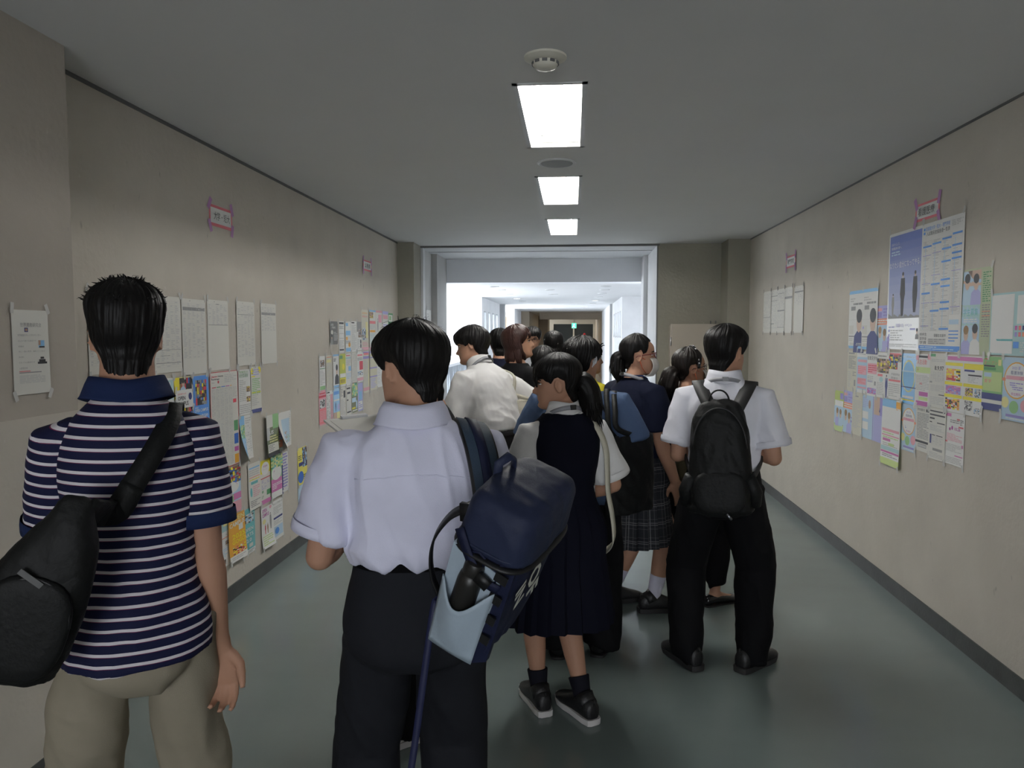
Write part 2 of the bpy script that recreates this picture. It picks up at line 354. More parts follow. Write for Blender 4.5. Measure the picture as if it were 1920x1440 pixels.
# fluorescent fittings
M_TUBE = mat('lit_tube', (1.0, .985, .96), .4, emit=TUBE); M_REFL = mat('white_reflector', (.88,.88,.85), .5)
NTH = ['nearest', 'middle', 'farthest']
for i, (a, c) in enumerate(LY):
    r = empty('ceiling_light', ((LX[0]+LX[1])/2, (a+c)/2, HC)); hw, hl = (LX[1]-LX[0])/2, (c-a)/2
    tag(r, f'recessed two tube ceiling light, {NTH[i]} of the three lit in the row', 'ceiling light', 'recessed ceiling lights')
    b = MB(); b.bbox((-hw, -hl, .145), (hw, hl, .155)); 
    for s in (-1, 1):
        b.bbox((s*hw-.004, -hl, 0), (s*hw+.004, hl, .15)); b.bbox((-hw, s*hl-.004, 0), (hw, s*hl+.004, .15))
        b.box((0, s*(hl-.05), .09), (hw*2, .006, .15), Rx(s*.5))
    b.build('housing', M_REFL, r, smooth=False)
    b = MB()
    for s in (-1, 1):
        b.bbox((s*hw-.012, -hl-.012, -.004), (s*hw+.012, hl+.012, .002)); b.bbox((-hw-.012, s*hl-.012, -.004), (hw+.012, s*hl+.012, .002))
    b.build('rim', M_FRAME, r, smooth=False)
    for s in (-1, 1):
        b = MB(); b.tube([(s*.075, -hl+.09, .065), (s*.075, hl-.09, .065)], .0165, 12); b.build('tube', M_TUBE, r)
        b = MB(); b.tube([(s*.075, -hl+.065, .065), (s*.075, -hl+.092, .065)], .02, 12); b.tube([(s*.075, hl-.092, .065), (s*.075, hl-.065, .065)], .02, 12)
        for e in (-1, 1): b.bbox((s*.075-.015, e*(hl-.075)-.012, .06), (s*.075+.015, e*(hl-.075)+.012, .15))
        b.build('lamp_holder', M_REFL, r)
# smoke detector, ceiling speaker
o = empty('smoke_detector', (-.117, 3.05, HC)); tag(o, 'cream round smoke detector on the ceiling before the nearest light', 'smoke detector')
M_CREAM = mat('cream_plastic', (.66,.64,.55), .45)
def lathe(prof, name, m, parent, n=32):
    b = MB(); b.loft([ell((0,0,z), V(1,0,0), V(0,1,0), r_, r_, n) for r_, z in prof]); return b.build(name, m, parent, smooth=40)
lathe([(.085,0),(.085,-.008),(.07,-.016),(.055,-.022)], 'base', M_CREAM, o); lathe([(.052,-.018),(.05,-.034),(.04,-.046),(.02,-.052)], 'head', M_CREAM, o)
for q in range(10):
    a = q*math.pi/5+.3; b = MB(); b.box((.0515*math.cos(a), .0515*math.sin(a), -.028), (.004, .020, .010), Rz(a)); b.build('vent_slot', M_FRAMED, o, smooth=False)
o = empty('ceiling_speaker', (-.112, 4.90, HC)); tag(o, 'flat round grey speaker grille in the ceiling between the lights', 'speaker')
lathe([(.125,0),(.125,-.006),(.112,-.010),(.105,-.006)], 'rim', M_FRAME, o); lathe([(.106,-.002),(.100,-.010),(.05,-.0135),(.01,-.014)], 'grille', mat('speaker_mesh', (.33,.34,.35), .6, bump=.5, bscale=400), o)
# downlights in the bridge and lobby ceilings
n = 0
DLW = [f'{a} {s} row' for s in ('left',) for a in ('nearest in', 'second in', 'third in', 'fourth in', 'fifth in')] + [f'{a} right row' for a in ('nearest in', 'second in', 'third in', 'fourth in', 'fifth in', 'sixth in')] + ['nearer middle', 'farther middle', 'far left', 'far right', 'nearest', 'second', 'third', 'farthest']
for (x, yy, em) in [(-1.25,11.7,0),(-1.22,12.6,0),(-1.2,13.9,0),(-1.18,15.6,1),(-1.15,16.9,0),(.50,11.7,0),(.52,12.7,0),(.52,13.8,0),(.5,15.1,0),(.48,16.6,1),(.46,18.2,0),(-.4,12.6,0),(-.38,14.0,0),(-.5,20.5,1),(.3,20.5,1),(-.2,27.5,1),(.1,29.5,1),(-.1,31.3,1),(.3,34,1)]:
    r = empty('downlight', (x, yy, ZB)); n += 1; tag(r, f'{DLW[n-1]} small round {"lit" if em else "dark"} downlight {"in the bridge ceiling" if yy < 24 else "in the lobby ceiling"} beyond the doorway', 'downlight', 'downlights beyond the doorway')
    lathe([(.085,0),(.085,-.006),(.07,-.012),(.062,-.004)], 'rim', M_FRAME, r, 20)
    b = MB(); b.loft([ell((0,0,-.005), V(1,0,0), V(0,1,0), .062, .062, 20), ell((0,0,-.001), V(1,0,0), V(0,1,0), .062, .062, 20)])
    b.build('lens', mat('lit_downlight', (1,.93,.8), .4, emit=DOWN if yy < 24 else DOWN*9) if em and yy < 24 else mat('lit_lobby_light', (1,.90,.74), .4, emit=DOWN*9) if em else mat('unlit_downlight', (.45,.45,.45), .3), r)
# steel cabinet on the wall right of the doorway
o = empty('wall_cabinet', (1.46, YD-.03, 1.15)); tag(o, 'beige steel cabinet on the wall right of the doorway', 'cabinet')
M_CAB = mat('cabinet_steel', (.45,.40,.33), .45, var=.03)
b = MB(); b.bbox((-.285, -.17, -.62), (.285, 0, .63)); b.build('body', M_CAB, o, smooth=False)
b = MB(); b.bbox((-.275, -.19, -.61), (.285, -.171, .625)); q = b.build('door', M_CAB, o, smooth=False)
b = MB(); b.bbox((.22, -.215, -.05), (.245, -.19, .06)); b.build('handle', MATS['steel'], q, smooth=False)
b = MB()
for z in (.42, -.45): b.tube([(-.285, -.18, z-.05), (-.285, -.18, z+.05)], .008, 8)
b.build('hinge', MATS['steel'], o)
for x in (.21, .27):
    b = MB(); b.bbox((x-.006, -.05, .63), (x+.006, -.03, .67)); b.build('bracket', M_FRAMED, o, smooth=False)
# back end of the corridor: an open doorway to daylight behind the photographer
slab('wall_back_left', (XL-.25, YB-.2, 0), (-.75, YB, HC), M_WALL); slab('wall_back_right', (.75, YB-.2, 0), (XR+.25, YB, HC), M_WALL); slab('wall_back_lintel', (-.75, YB-.2, 2.1), (.75, YB, HC), M_WALL)

# ------------------------------------------------------------------ papers taped to the walls
INK = dict(k=(.03,.03,.035), g=(.30,.30,.30), G=(.55,.55,.54), w=(.80,.80,.78), W=(.72,.71,.66), c=(.66,.64,.54), b=(.05,.16,.55), B=(.10,.30,.75), s=(.25,.52,.80), S=(.50,.66,.80),
    n=(.04,.05,.20), r=(.60,.05,.08), R=(.75,.20,.22), p=(.75,.38,.45), P=(.50,.12,.40), m=(.62,.20,.45), v=(.32,.28,.62), V=(.45,.45,.75), y=(.85,.75,.05), Y=(.80,.75,.35), o=(.80,.40,.05), O=(.80,.30,.18),
    d=(.10,.32,.14), e=(.30,.55,.25), E=(.55,.68,.30), t=(.15,.50,.52), T=(.45,.65,.66), u=(.30,.18,.08), h=(.45,.28,.20), f=(.62,.45,.36))
PAL = dict(a='kgbuyr', b='kugGh', c='ksSnu', d='yoOrkw', e='EedtY', f='vVpPm', g='kgGgw', h='sBSwt', i='uhfky', j='Gwsk')
M_PAPER = mat('paper', (1,1,1), .65, attr='Col'); M_INK = mat('print_ink', (1,1,1), .55, attr='Col')
M_GLOSS = mat('glossy_paper', (1,1,1), .28, attr='Col')
def tape_mat(name, col, a):
    m = mat(name, col, .35); m.node_tree.nodes['Principled BSDF'].inputs['Alpha'].default_value = a; return m
M_TAPE = tape_mat('clear_tape', (.90,.90,.87), .6); M_TAPEP = tape_mat('violet_tape', (.62,.30,.66), .75); M_TAPEG = tape_mat('grey_tape', (.35,.34,.32), .7)
_TX = {}
def glyphs(s, weight=0.0):
    key = (s, weight)
    if key not in _TX:
        c = bpy.data.curves.new('t', 'FONT'); c.body = s; c.resolution_u = 2; c.offset = 0.0 if any(ord(q) > 0x2E80 for q in s) else weight; c.fill_mode = 'FRONT'
        o = bpy.data.objects.new('t', c); COL.objects.link(o); dg = bpy.context.evaluated_depsgraph_get(); me = bpy.data.meshes.new_from_object(o.evaluated_get(dg))
        v = mverts(me)[:, :2]; f = [tuple(p.vertices) for p in me.polygons]
        bpy.data.objects.remove(o); bpy.data.curves.remove(c); bpy.data.meshes.remove(me)
        if len(v): v = v - v.min(0); v = v / max(v[:,1].max(), 1e-6)
        _TX[key] = (v, f)
    return _TX[key]
class Sheet:
    """a sheet with print; M maps (u across, v down, height off the paper) to a point"""
    def __init__(s, M, asp): s.M = M; s.asp = asp; s.v = []; s.f = []; s.c = []; s.n = 0; s.z = .0005
    def poly(s, pts, faces, col):
        b = s.n; pts = np.asarray(pts, float); s.v.append(s.M(pts[:,0], pts[:,1], s.z)); s.n += len(pts)
        s.f += [tuple(b+i for i in q) for q in faces]; s.c += [col]*len(pts)
    def rect(s, u0, v0, u1, v1, col):
        if u1 < u0: u0, u1 = u1, u0
        nu = max(1, int(math.ceil((u1-u0)*6))); nv = max(1, int(math.ceil((v1-v0)*8)))
        gu, gv = np.meshgrid(np.linspace(u0,u1,nu+1), np.linspace(v0,v1,nv+1)); w_ = nu+1
        s.poly(np.stack([gu.ravel(), gv.ravel()], -1), [(j*w_+i, (j+1)*w_+i, (j+1)*w_+i+1, j*w_+i+1) for j in range(nv) for i in range(nu)], col)
    def text(s, u0, v, h, col, txt, u1=None, wgt=.02):
        g, f = glyphs(txt, wgt)
        if not len(g): return
        k = h*s.asp if u1 is None else (u1-u0)/g[:,0].max()
        s.z += .0003; s.poly(np.stack([u0+g[:,0]*k, v+h-g[:,1]*h], -1), f, col); s.z -= .0003
    def ell(s, cu, cv, ru, rv, col, n=22):
        t = np.arange(n)*2*math.pi/n; s.poly(np.stack([cu+ru*np.cos(t), cv+rv*np.sin(t)], -1), [tuple(range(n-1,-1,-1))], col)
    def lines(s, u0, v0, u1, v1, n, col, R):
        h = (v1-v0)/n
        for i in range(n):
            v = v0+i*h; end = u0+(u1-u0)*(R.uniform(.45,1) if R.random() < .4 else 1); u = u0
            while u < end-.01:
                e = min(end, u+R.uniform(.12,.45)*(u1-u0)); s.rect(u, v+h*.2, e, v+h*.68, col); u = e+.02
    def grid(s, u0, v0, u1, v1, nr, nc, col, R):
        for i in range(nr+1): v = v0+(v1-v0)*i/nr; s.rect(u0, v, u1, v+.0022, col)
        for i in range(nc+1): u = u0+(u1-u0)*i/nc; s.rect(u, v0, u+.004, v1, col)
        lc = tuple(.5*a+.28 for a in col)
        for i in range(nr):
            for j in range(nc):
                if R.random() < .62:
                    a = u0+(u1-u0)*(j+.12)/nc; v = v0+(v1-v0)*(i+.3)/nr; s.rect(a, v, a+(u1-u0)/nc*R.uniform(.25,.75), v+(v1-v0)/nr*.42, lc)
    def photo(s, u0, v0, u1, v1, pal, R):
        s.rect(u0, v0, u1, v1, INK[PAL[pal][0]]); s.z += .0002
        k = 7; pl = [INK[c] for c in PAL[pal]]
        for i in range(k):
            for j in range(k):
                c = pl[R.integers(len(pl))]; s.rect(u0+(u1-u0)*i/k, v0+(v1-v0)*j/k, u0+(u1-u0)*min(1,(i+R.uniform(.6,1.5))/k), v0+(v1-v0)*min(1,(j+R.uniform(.6,1.5))/k), c); s.z += .000003
        s.z = .0005
    def man(s, u, v, h, col, skirt=False):
        a = s.asp*h; s.z += .0003
        s.poly([(u-.10*a,v+.14*h),(u+.10*a,v+.14*h),(u+.13*a,v+.5*h),(u+(.12 if skirt else .09)*a,v+.62*h),(u+.06*a,v+h),(u-.06*a,v+h),(u-(.12 if skirt else .09)*a,v+.62*h),(u-.13*a,v+.5*h)], [(7,6,5,4,3,2,1,0)], col)
        s.poly([(u-.03*a,v+.13*h),(u+.03*a,v+.13*h),(u,v+.3*h)], [(2,1,0)], INK['w']); s.ell(u, v+.075*h, .045*a, .065*h, INK['f'], 12); s.z += .0001; s.ell(u, v+.045*h, .05*a, .045*h, INK['k'], 12); s.z = .0005
    def bust(s, u, v, h, hair, body):
        a = s.asp*h; s.z += .0003; s.poly([(u-.32*a,v+h),(u-.28*a,v+.62*h),(u-.1*a,v+.5*h),(u+.1*a,v+.5*h),(u+.28*a,v+.62*h),(u+.32*a,v+h)], [(5,4,3,2,1,0)], body)
        s.ell(u, v+.3*h, .15*a, .24*h, INK['f'], 16); s.z += .0001; s.ell(u, v+.16*h, .17*a, .16*h, hair, 14); s.z = .0005
    def run(s, dsl, R):
        for op in dsl.split(';'):
            t = op.strip().split(' ')
            if not t[0]: continue
            k = t[0]
            if k == 'r': s.rect(*map(float, t[1:5]), INK[t[5]])
            elif k == 'R': s.z += .0003; s.rect(*map(float, t[1:5]), INK[t[5]]); s.z -= .0003
            elif k == 't': s.text(float(t[1]), float(t[2]), float(t[3]), INK[t[4]], ' '.join(t[5:]))
            elif k == 'T': s.text(float(t[1]), float(t[3]), float(t[4]), INK[t[5]], ' '.join(t[6:]), u1=float(t[2]))
            elif k == 'l': s.z += .0002; s.lines(*map(float, t[1:5]), int(t[5]), INK[t[6]], R); s.z -= .0002
            elif k == 'g': s.grid(*map(float, t[1:5]), int(t[5]), int(t[6]), INK[t[7]], R)
            elif k == 'p': s.photo(*map(float, t[1:5]), t[5], R)
            elif k == 'e': s.ell(*map(float, t[1:5]), INK[t[5]])
            elif k == 'E': s.z += .0002; s.ell(*map(float, t[1:5]), INK[t[5]]); s.z -= .0002
            elif k in 'mM': s.man(*map(float, t[1:4]), INK[t[4]], k == 'M')
            elif k == 'B': s.bust(*map(float, t[1:4]), INK[t[4]], INK[t[5]])
_lift = {}
def colattr(me, cols, dom='POINT'):
    a = me.color_attributes.new('Col', 'FLOAT_COLOR', dom); a.data.foreach_set('color', np.concatenate([np.asarray(cols, np.float32), np.ones((len(cols),1), np.float32)], 1).ravel())
def paper(name, cat, wall, geo, colour, dsl, label, group=None, curl=0.0, peel=(0,0), tape='c', tapes='tb', gloss=False, lift=None, seed=None):
    """geo = (y at left edge, y at right edge, top, bottom); peel = (left, right) lower corner standing off the wall"""
    y0, y1, zt, zb = geo; X, sg = dict(L=(XL, 1), R=(XR, -1), C=(XC, 1), J=(DL, 1))[wall]
    yc, zc = (y0+y1)/2, (zt+zb)/2; wd, ht = y1-y0, zt-zb; R = np.random.default_rng(abs(hash(label)) % 2**31 if seed is None else seed)
    R = np.random.default_rng(sum(ord(q)*(i+1) for i, q in enumerate(label)))
    ph = R.uniform(0, 6); amp = .003 + curl; lf = (.0025 + .0018*(R.integers(0,3))) if lift is None else lift
    def M(u, v, off):
        u = np.asarray(u, float); v = np.asarray(v, float)
        d = lf + off + amp*(.5+.5*np.sin(ph+3.1*u+2*v))*v*.8 + curl*np.clip(v-.55,0,1)**2*6 + (peel[0]*(1-u)**2+peel[1]*u**2)*v**2
        z = zt-zc-ht*v*(1-.25*max(peel)*v)
        return np.stack([sg*d, y0-yc+wd*u, z], -1)
    b = MB(); nu, nv = 6, 8
    gu, gv = np.meshgrid(np.linspace(0,1,nu+1), np.linspace(0,1,nv+1)); w_ = nu+1
    b.add(M(gu.ravel(), gv.ravel(), 0), [(j*w_+i, (j+1)*w_+i, (j+1)*w_+i+1, j*w_+i+1) for j in range(nv) for i in range(nu)])
    o = b.build(name, M_GLOSS if gloss else M_PAPER, None); colattr(o.data, [INK[colour] if isinstance(colour, str) else colour]*b.n); o.location = (X, yc, zc)
    tag(o, label, cat, group)
    s = Sheet(M, ht/abs(wd)); s.run(dsl, R)
    if s.n:
        me = bpy.data.meshes.new('print'); me.from_pydata(np.concatenate(s.v).tolist(), [], s.f); me.update(); me.materials.append(M_INK); colattr(me, s.c); link('print', me, o)
    tm = dict(c=M_TAPE, p=M_TAPEP, g=M_TAPEG)[tape]; spots = []
    if 't' in tapes: spots += [(.02, -.02, -.3), (.98, -.02, .3)]
    if 'b' in tapes: spots += [(.02, 1.01, .3), (.98, 1.01, -.3)]
    for (u, v, a) in spots:
        c = M(u, v, .0018); tw, th = (.016, .038) if tape != 'p' else (.032, .075); q = MB(); a += R.uniform(-.25,.25)
        q.loft([[c + V(sg*h_, yy*math.cos(a)-zz*math.sin(a), yy*math.sin(a)+zz*math.cos(a)) for yy, zz in ((-tw/2,-th/2),(tw/2,-th/2),(tw/2,th/2),(-tw/2,th/2))] for h_ in (0, .0006)]); q.build('tape', tm, o, smooth=False)
    return o
EX = 't .3 .02 .012 k 一覧表;g .04 .06 .96 {b} {n} 5 G;r .04 {h} .96 {h2} g'
def exam(code, geo, wall, label, b, n, h, h2, extra='', **k):
    paper('exam_list', 'notice', wall, geo, 'W', EX.format(b=b, n=n, h=h, h2=h2) + ';' + extra, label, 'printed lists on the walls', **k)
# --- left wall: row of printed lists
exam('W0', (3.111,3.337,1.857,1.479), 'L', 'pale printed list at the left end of the row, behind the striped man', .9, 26, .3, .303)
exam('W0b', (3.348,3.608,1.856,1.468), 'L', 'printed list hidden behind the head of the striped man', .9, 26, .2, .203)
exam('W1', (3.628,3.889,1.856,1.458), 'L', 'densely printed list just right of the striped man, ruled twice near its foot', .93, 34, .70, .706, 'r .04 .87 .96 .878 g;r .2 .775 .55 .782 g')
exam('W2', (3.901,4.165,1.853,1.435), 'L', 'densely printed list with a broad grey bar under its heading', .78, 34, .11, .155)
exam('W3', (4.190,4.454,1.860,1.444), 'L', 'printed list filled only in its top third, a dark rule below', .35, 12, .35, .358, 'r .4 .055 .56 .065 g')
exam('W4', (4.561,4.826,1.867,1.456), 'L', 'narrow list of close lines hanging alone, second from the right of the row', .86, 36, .2, .207)
exam('W5', (4.931,5.193,1.869,1.454), 'L', 'list with a pale grey bar at the right end of the row', .45, 15, .15, .19)
# --- left wall: flyers
F = lambda code, geo, colour, dsl, label, wall='L', **k: paper(k.pop('name', 'flyer'), 'flyer', wall, geo, colour, dsl, label, k.pop('group', 'flyers on the left wall' if wall == 'L' else 'flyers on the right wall'), **k)
F('V1', (3.623,3.797,1.428,1.157), 'w', 'r .04 .04 .96 .42 T;R .08 .08 .8 .27 w;T .1 .78 .09 .07 k 気になっていたけど;T .1 .78 .18 .07 k きっとつくいる!;l .1 .45 .85 .9 8 G;r .3 .52 .4 .6 t', 'white flyer with a blue grey cloud heading, beside the striped shoulder')
F('V2', (3.806,3.988,1.425,1.195), 'Y', 'p .3 .02 1 .98 a;r 0 0 .3 .9 y;B .5 .02 .4 k S;B .12 .3 .35 r w', 'collage flyer with yellow edge, partly behind the open campus card')
F('V2b', (3.805,3.985,1.357,1.257), 'w', 'T .12 .6 .17 .1 R 国際専門大学;T .12 .55 .34 .22 k OPEN;T .12 .72 .63 .24 k CAMPUS;e .84 .4 .1 .2 n', 'small white OPEN CAMPUS card lying over the collage flyer', lift=.010)
F('V3', (3.995,4.175,1.423,1.120), 'B', 'p .15 .08 .85 .55 a;T .08 .3 .58 .03 w 2025;T .08 .92 .62 .06 w OPEN CAMPUS;T .1 .4 .73 .05 w 4.26;T .5 .9 .73 .05 w 7/20;T .1 .4 .81 .05 w 8.23;T .5 .9 .81 .05 w 12.21;r 0 .90 1 1 w;l .1 .92 .9 .98 2 O', 'bright blue open campus poster with a cluster of people', gloss=True)
F('V4', (4.031,4.173,1.119,.884), 'W', 'T .2 .8 .04 .09 P OPEN;T .2 .8 .15 .09 P CAMPUS;p .5 .26 1 .5 e;r .6 0 1 .24 Y;l .1 .55 .9 .95 8 v', 'violet lettered flyer below the blue poster, half behind the sleeve')
F('J', (4.192,4.556,1.433,.842), 'W', 'r 0 0 1 .006 r;r 0 .994 1 1 r;r 0 0 .012 1 r;r .988 0 1 1 r;T .05 .25 .035 .022 r Japan;T .27 .46 .035 .022 k University;T .05 .32 .062 .022 k Rankings;t .05 .1 .012 g Powered by;r .26 .09 .31 .115 r;l .5 .03 .95 .12 5 G;r .06 .15 .2 .158 r;r .22 .15 .36 .158 d;r .38 .15 .52 .158 b;r .54 .15 .68 .158 P;r .7 .15 .76 .158 o;' + ';'.join(f'g {.05+.15*i} .17 {.17+.15*i} .975 70 2 G' for i in range(5)) + ';r .8 .3 .92 .34 r;r .81 .53 .96 .64 d;r .81 .67 .96 .78 b;r .81 .81 .96 .86 P;r .81 .89 .96 .985 o;l .8 .17 .96 .28 7 G', 'large white university ranking table with a thin red border')
F('K1', (4.567,4.738,1.431,1.137), 'w', 'T .06 .8 .03 .05 e 受験生の;T .06 .8 .09 .08 d 総合型選抜;l .06 .22 .6 .7 12 G;p .64 .38 .95 .5 i;p .64 .6 .95 .72 i;l .06 .76 .95 .97 5 G', 'white flyer with green heading and two small photos, right of the ranking table')
F('K2', (4.748,4.907,1.443,1.135), 'W', 'e .15 .1 .14 .07 y;e .85 .08 .14 .07 y;l .15 .05 .85 .2 3 V;r .05 .2 .4 .225 y;l .1 .25 .9 .6 9 e;r .05 .55 .45 .57 y;r .55 .55 .95 .57 y;l .1 .6 .9 .85 6 G;r 0 .92 1 1 n', 'pale flyer with yellow sunflowers on top and a navy foot')
F('K3', (4.558,4.738,1.133,.842), 'w', 'r 0 0 .42 .95 s;p .05 .2 .42 .5 e;r .1 .5 .45 .75 S;l .5 .05 .95 .2 3 G;g .48 .22 .97 .95 14 3 G', 'blue and white leaflet with its lower left corner peeling off', peel=(.07,.01), tapes='t')
F('L2', (5.114,5.261,1.079,.795), 'T', 'l .3 .05 .9 .2 3 k;r 0 .25 1 .45 m;r 0 .45 1 .62 v;r 0 .65 1 .85 O;r 0 .87 1 1 w;l .15 .28 .85 .8 9 w', 'striped pink, blue and orange flyer behind the dark green booklet', tapes='t')
F('M4', (5.235,5.369,.792,.497), 'w', 'g .1 .05 .9 .95 16 4 G;l .1 .02 .9 .9 12 v', 'narrow white timetable beside the festival flyer', lift=.002)
F('L3', (5.163,5.416,1.092,.825), 'w', 'r .22 .2 .85 .88 S;r .4 .55 .6 .85 h;r .6 .65 .85 .85 e;l .85 .05 .97 .9 16 G', 'white leaflet with a tower photograph, its left corner peeling out', peel=(.08,0), tapes='t', lift=.012)
F('L1', (4.941,5.154,1.098,.808), (.10,.13,.03), 'r 0 0 .5 .3 W;r 0 .3 .25 .6 G;r .5 .05 1 .35 (;'.replace('r .5 .05 1 .35 (;', '') + 'r .5 0 1 .35 e;T .2 .55 .38 .09 w US;l .2 .5 .9 .68 3 Y;r .05 .70 .95 .9 W;l .1 .72 .6 .88 4 g;r 0 .91 1 1 k', 'dark green US prospectus booklet standing off the wall', curl=.006, lift=.022, gloss=True, tapes='t', name='booklet')
F('M1', (4.673,4.862,.805,.498), 'W', 'r .08 .09 .92 .12 s;r .08 .3 .92 .315 O;l .08 .14 .9 .28 3 G;r .2 .4 .75 .46 t;l .35 .5 .9 .75 6 p;e .2 .62 .08 .1 t;l .1 .8 .9 .95 4 g;l .08 .34 .9 .38 1 y', 'white schedule flyer with thin blue and orange lines', curl=.004)
F('M2', (4.864,5.042,.793,.489), 'W', 'r 0 0 1 .3 y;E .5 .2 .38 .15 w;T .3 .7 .12 .05 P 学園祭;T .3 .7 .19 .05 p オープン;r .05 .4 .95 .42 r;g .1 .44 .9 .66 6 3 v;r .6 .7 1 .82 d;r 0 .9 1 1 m;T .12 .3 .68 .06 d 8;T .12 .3 .8 .06 d 17', 'yellow topped flyer with a scalloped badge and magenta foot')
F('M3', (5.034,5.245,.798,.495), 'e', 'p 0 0 1 .3 e;r 0 .55 1 .85 m;E .45 .42 .42 .17 w;T .2 .7 .34 .07 P オープン;T .15 .75 .43 .07 P キャンパス;E .25 .1 .12 .12 d;r 0 .85 1 1 w;l .1 .65 .9 .8 4 w;r .9 .3 1 1 n', 'green and pink flyer with a white speech bubble', gloss=True, lift=.010)
F('N2', (5.053,5.248,.471,.188), 'w', 'T .1 .95 .05 .06 k キャリアサポート;l .1 .15 .9 .35 5 G;r .1 .42 .95 .47 n;r .1 .66 .95 .92 S;E .4 .78 .2 .08 B;l .1 .5 .9 .62 3 G', 'white flyer with a blue sketch at its foot, low on the left wall', curl=.004)
F('N1', (4.859,5.052,.468,.184), 'w', 'T .1 .5 .04 .09 P OPEN;T .1 .68 .15 .09 P CAMPUS;e .82 .06 .1 .04 p;m .35 .42 .25 r;m .55 .42 .25 u;M .8 .2 .4 g;e .25 .35 .15 .06 Y;l .1 .7 .9 .95 5 E', 'white OPEN CAMPUS flyer with small figures, low on the left wall', curl=.012)
F('O1', (5.561,5.760,.773,.485), 'y', 'p .5 .02 1 .55 c;r .1 .4 .7 .5 n;E .3 .8 .3 .16 b;l .1 .2 .4 .35 3 k;l .6 .75 .9 .95 4 k', 'yellow flyer with a blue blot beside the white sleeve', gloss=True)
F('O2', (5.557,5.927,.478,.160), 'S', 'B .35 .1 .5 k n;T .3 .8 .04 .05 p オープン;l .1 .7 .9 .85 3 w;r 0 .88 1 1 w', 'pale blue portrait poster below the yellow flyer')
F('P0', (4.030,4.168,.658,.528), 'w', 'l .1 .1 .9 .9 6 G', 'white slip by the elbow of the striped man')
F('P1', (4.178,4.370,.839,.538), 'W', 'T .3 .8 .06 .07 R I-GAP;l .3 .16 .8 .19 1 p;r .1 .25 .3 .28 r;r .58 .25 .8 .28 r;g .08 .36 .92 .8 18 3 G;l .1 .83 .9 .95 4 p', 'white I-GAP leaflet with red headings', curl=.003)
F('P2', (4.373,4.562,.831,.537), 'S', 'p 0 0 1 .35 a;E .45 .42 .42 .13 w;T .15 .75 .35 .06 P こども;T .15 .75 .43 .06 o 音楽学;r 0 .58 .45 .75 e;r .45 .58 1 .72 m;r 0 .75 1 1 p;l .08 .78 .6 .95 4 P;l .05 .6 .42 .73 4 w', 'pink and green music school flyer under the ranking table', gloss=True)
F('Q1', (4.174,4.395,.538,.236), 'w', 'r .05 .05 .95 .28 T;R .65 .08 .9 .17 Y;R .1 .2 .4 .25 Y;g .08 .33 .92 .6 6 5 G;r .05 .4 .95 .415 O;p .75 .48 .95 .56 b;l .1 .62 .9 .8 5 S;p .2 .85 .75 .95 b', 'white lesson flyer with a pale blue heading, lowest by the forearm', curl=.002, lift=.002)
F('Q2', (4.364,4.591,.532,.240), 'o', 'T .1 .95 .04 .1 Y OPEN;T .05 .95 .16 .1 w CAMPUS;r .6 .25 .85 .38 w;T .2 .95 .42 .11 y 2025;T .2 .95 .55 .09 y GOGO;p .2 .7 .95 .86 d;r 0 .87 1 1 w;l .1 .9 .9 .97 2 G', 'orange open campus flyer with yellow lettering', gloss=True, curl=.008, lift=.014)
F('Q3', (4.570,4.761,.519,.217), 't', 'p .2 .12 .9 .32 j;T .15 .85 .42 .08 w OPEN;T .15 .85 .54 .08 w ARTS;T .3 .7 .66 .08 w 2.0;r 0 .9 1 1 w;l .1 .92 .9 .98 2 g;R .5 .78 .8 .86 W', 'turquoise arts flyer with white lettering, low on the left wall', gloss=True)
# --- left wall: far group
F('T1', (6.370,6.587,1.771,1.567), (.18,.18,.18), 'T .1 .45 .1 .1 w 公務員;T .2 .7 .22 .1 w 予備校;e .25 .48 .14 .1 W;l .5 .45 .95 .85 6 G;B .2 .55 .45 k g', 'dark grey flyer, upper left corner of the far left group')
F('T2', (6.623,6.789,1.775,1.487), 'w', 'r .1 .03 .9 .09 k;l .1 .14 .9 .25 3 g;r .1 .38 .9 .55 G;R .13 .4 .87 .53 w;l .1 .6 .9 .85 8 G;r .1 .88 .9 .93 k', 'black and white flyer second from left in the top far row')
F('T3', (6.813,6.989,1.776,1.487), 'w', 'r .1 .05 .5 .15 s;r .1 .3 .9 .45 s;e .25 .55 .16 .06 o;e .7 .75 .2 .08 o;r .05 .86 .95 .98 s;l .1 .62 .9 .72 3 g', 'white flyer with blue blocks and orange dots in the top far row')
F('T4', (6.996,7.183,1.782,1.487), 'w', 'r .1 .03 .6 .07 k;l .1 .12 .9 .95 22 G', 'white flyer of grey text columns in the top far row')
F('T5', (7.190,7.350,1.780,1.498), 'w', 'r 0 0 1 .35 g;p .3 .25 1 .55 b;e .8 .7 .12 .08 k;e .8 .85 .12 .08 k;l .1 .6 .6 .95 7 G', 'black and white photo flyer in the top far row')
F('T6', (7.362,7.607,1.905,1.495), 'c', 'T .1 .9 .06 .05 o 説明会;T .1 .9 .14 .05 R 相談会;p .1 .45 .6 .75 j;r .6 .3 .9 .7 Y;l .1 .8 .9 .9 3 p;r 0 .92 1 1 p', 'tall cream poster with orange lettering, far left group')
F('T7', (7.637,7.889,1.909,1.489), 'W', 'r 0 0 1 .04 s;p .05 .05 .6 .2 i;r .05 .27 .95 .34 R;r .05 .5 .9 .55 o;l .1 .36 .9 .48 4 G;l .1 .58 .9 .85 9 T;r 0 .92 1 1 p', 'tall poster with a blue top edge and red band, far left group')
F('T8', (7.910,8.170,1.912,1.483), 'W', 'M .3 .2 .35 g;r .4 .1 .9 .3 p;r 0 0 1 .05 p;l .1 .6 .9 .95 8 p', 'tall pink and white poster with a dark figure, far left group')
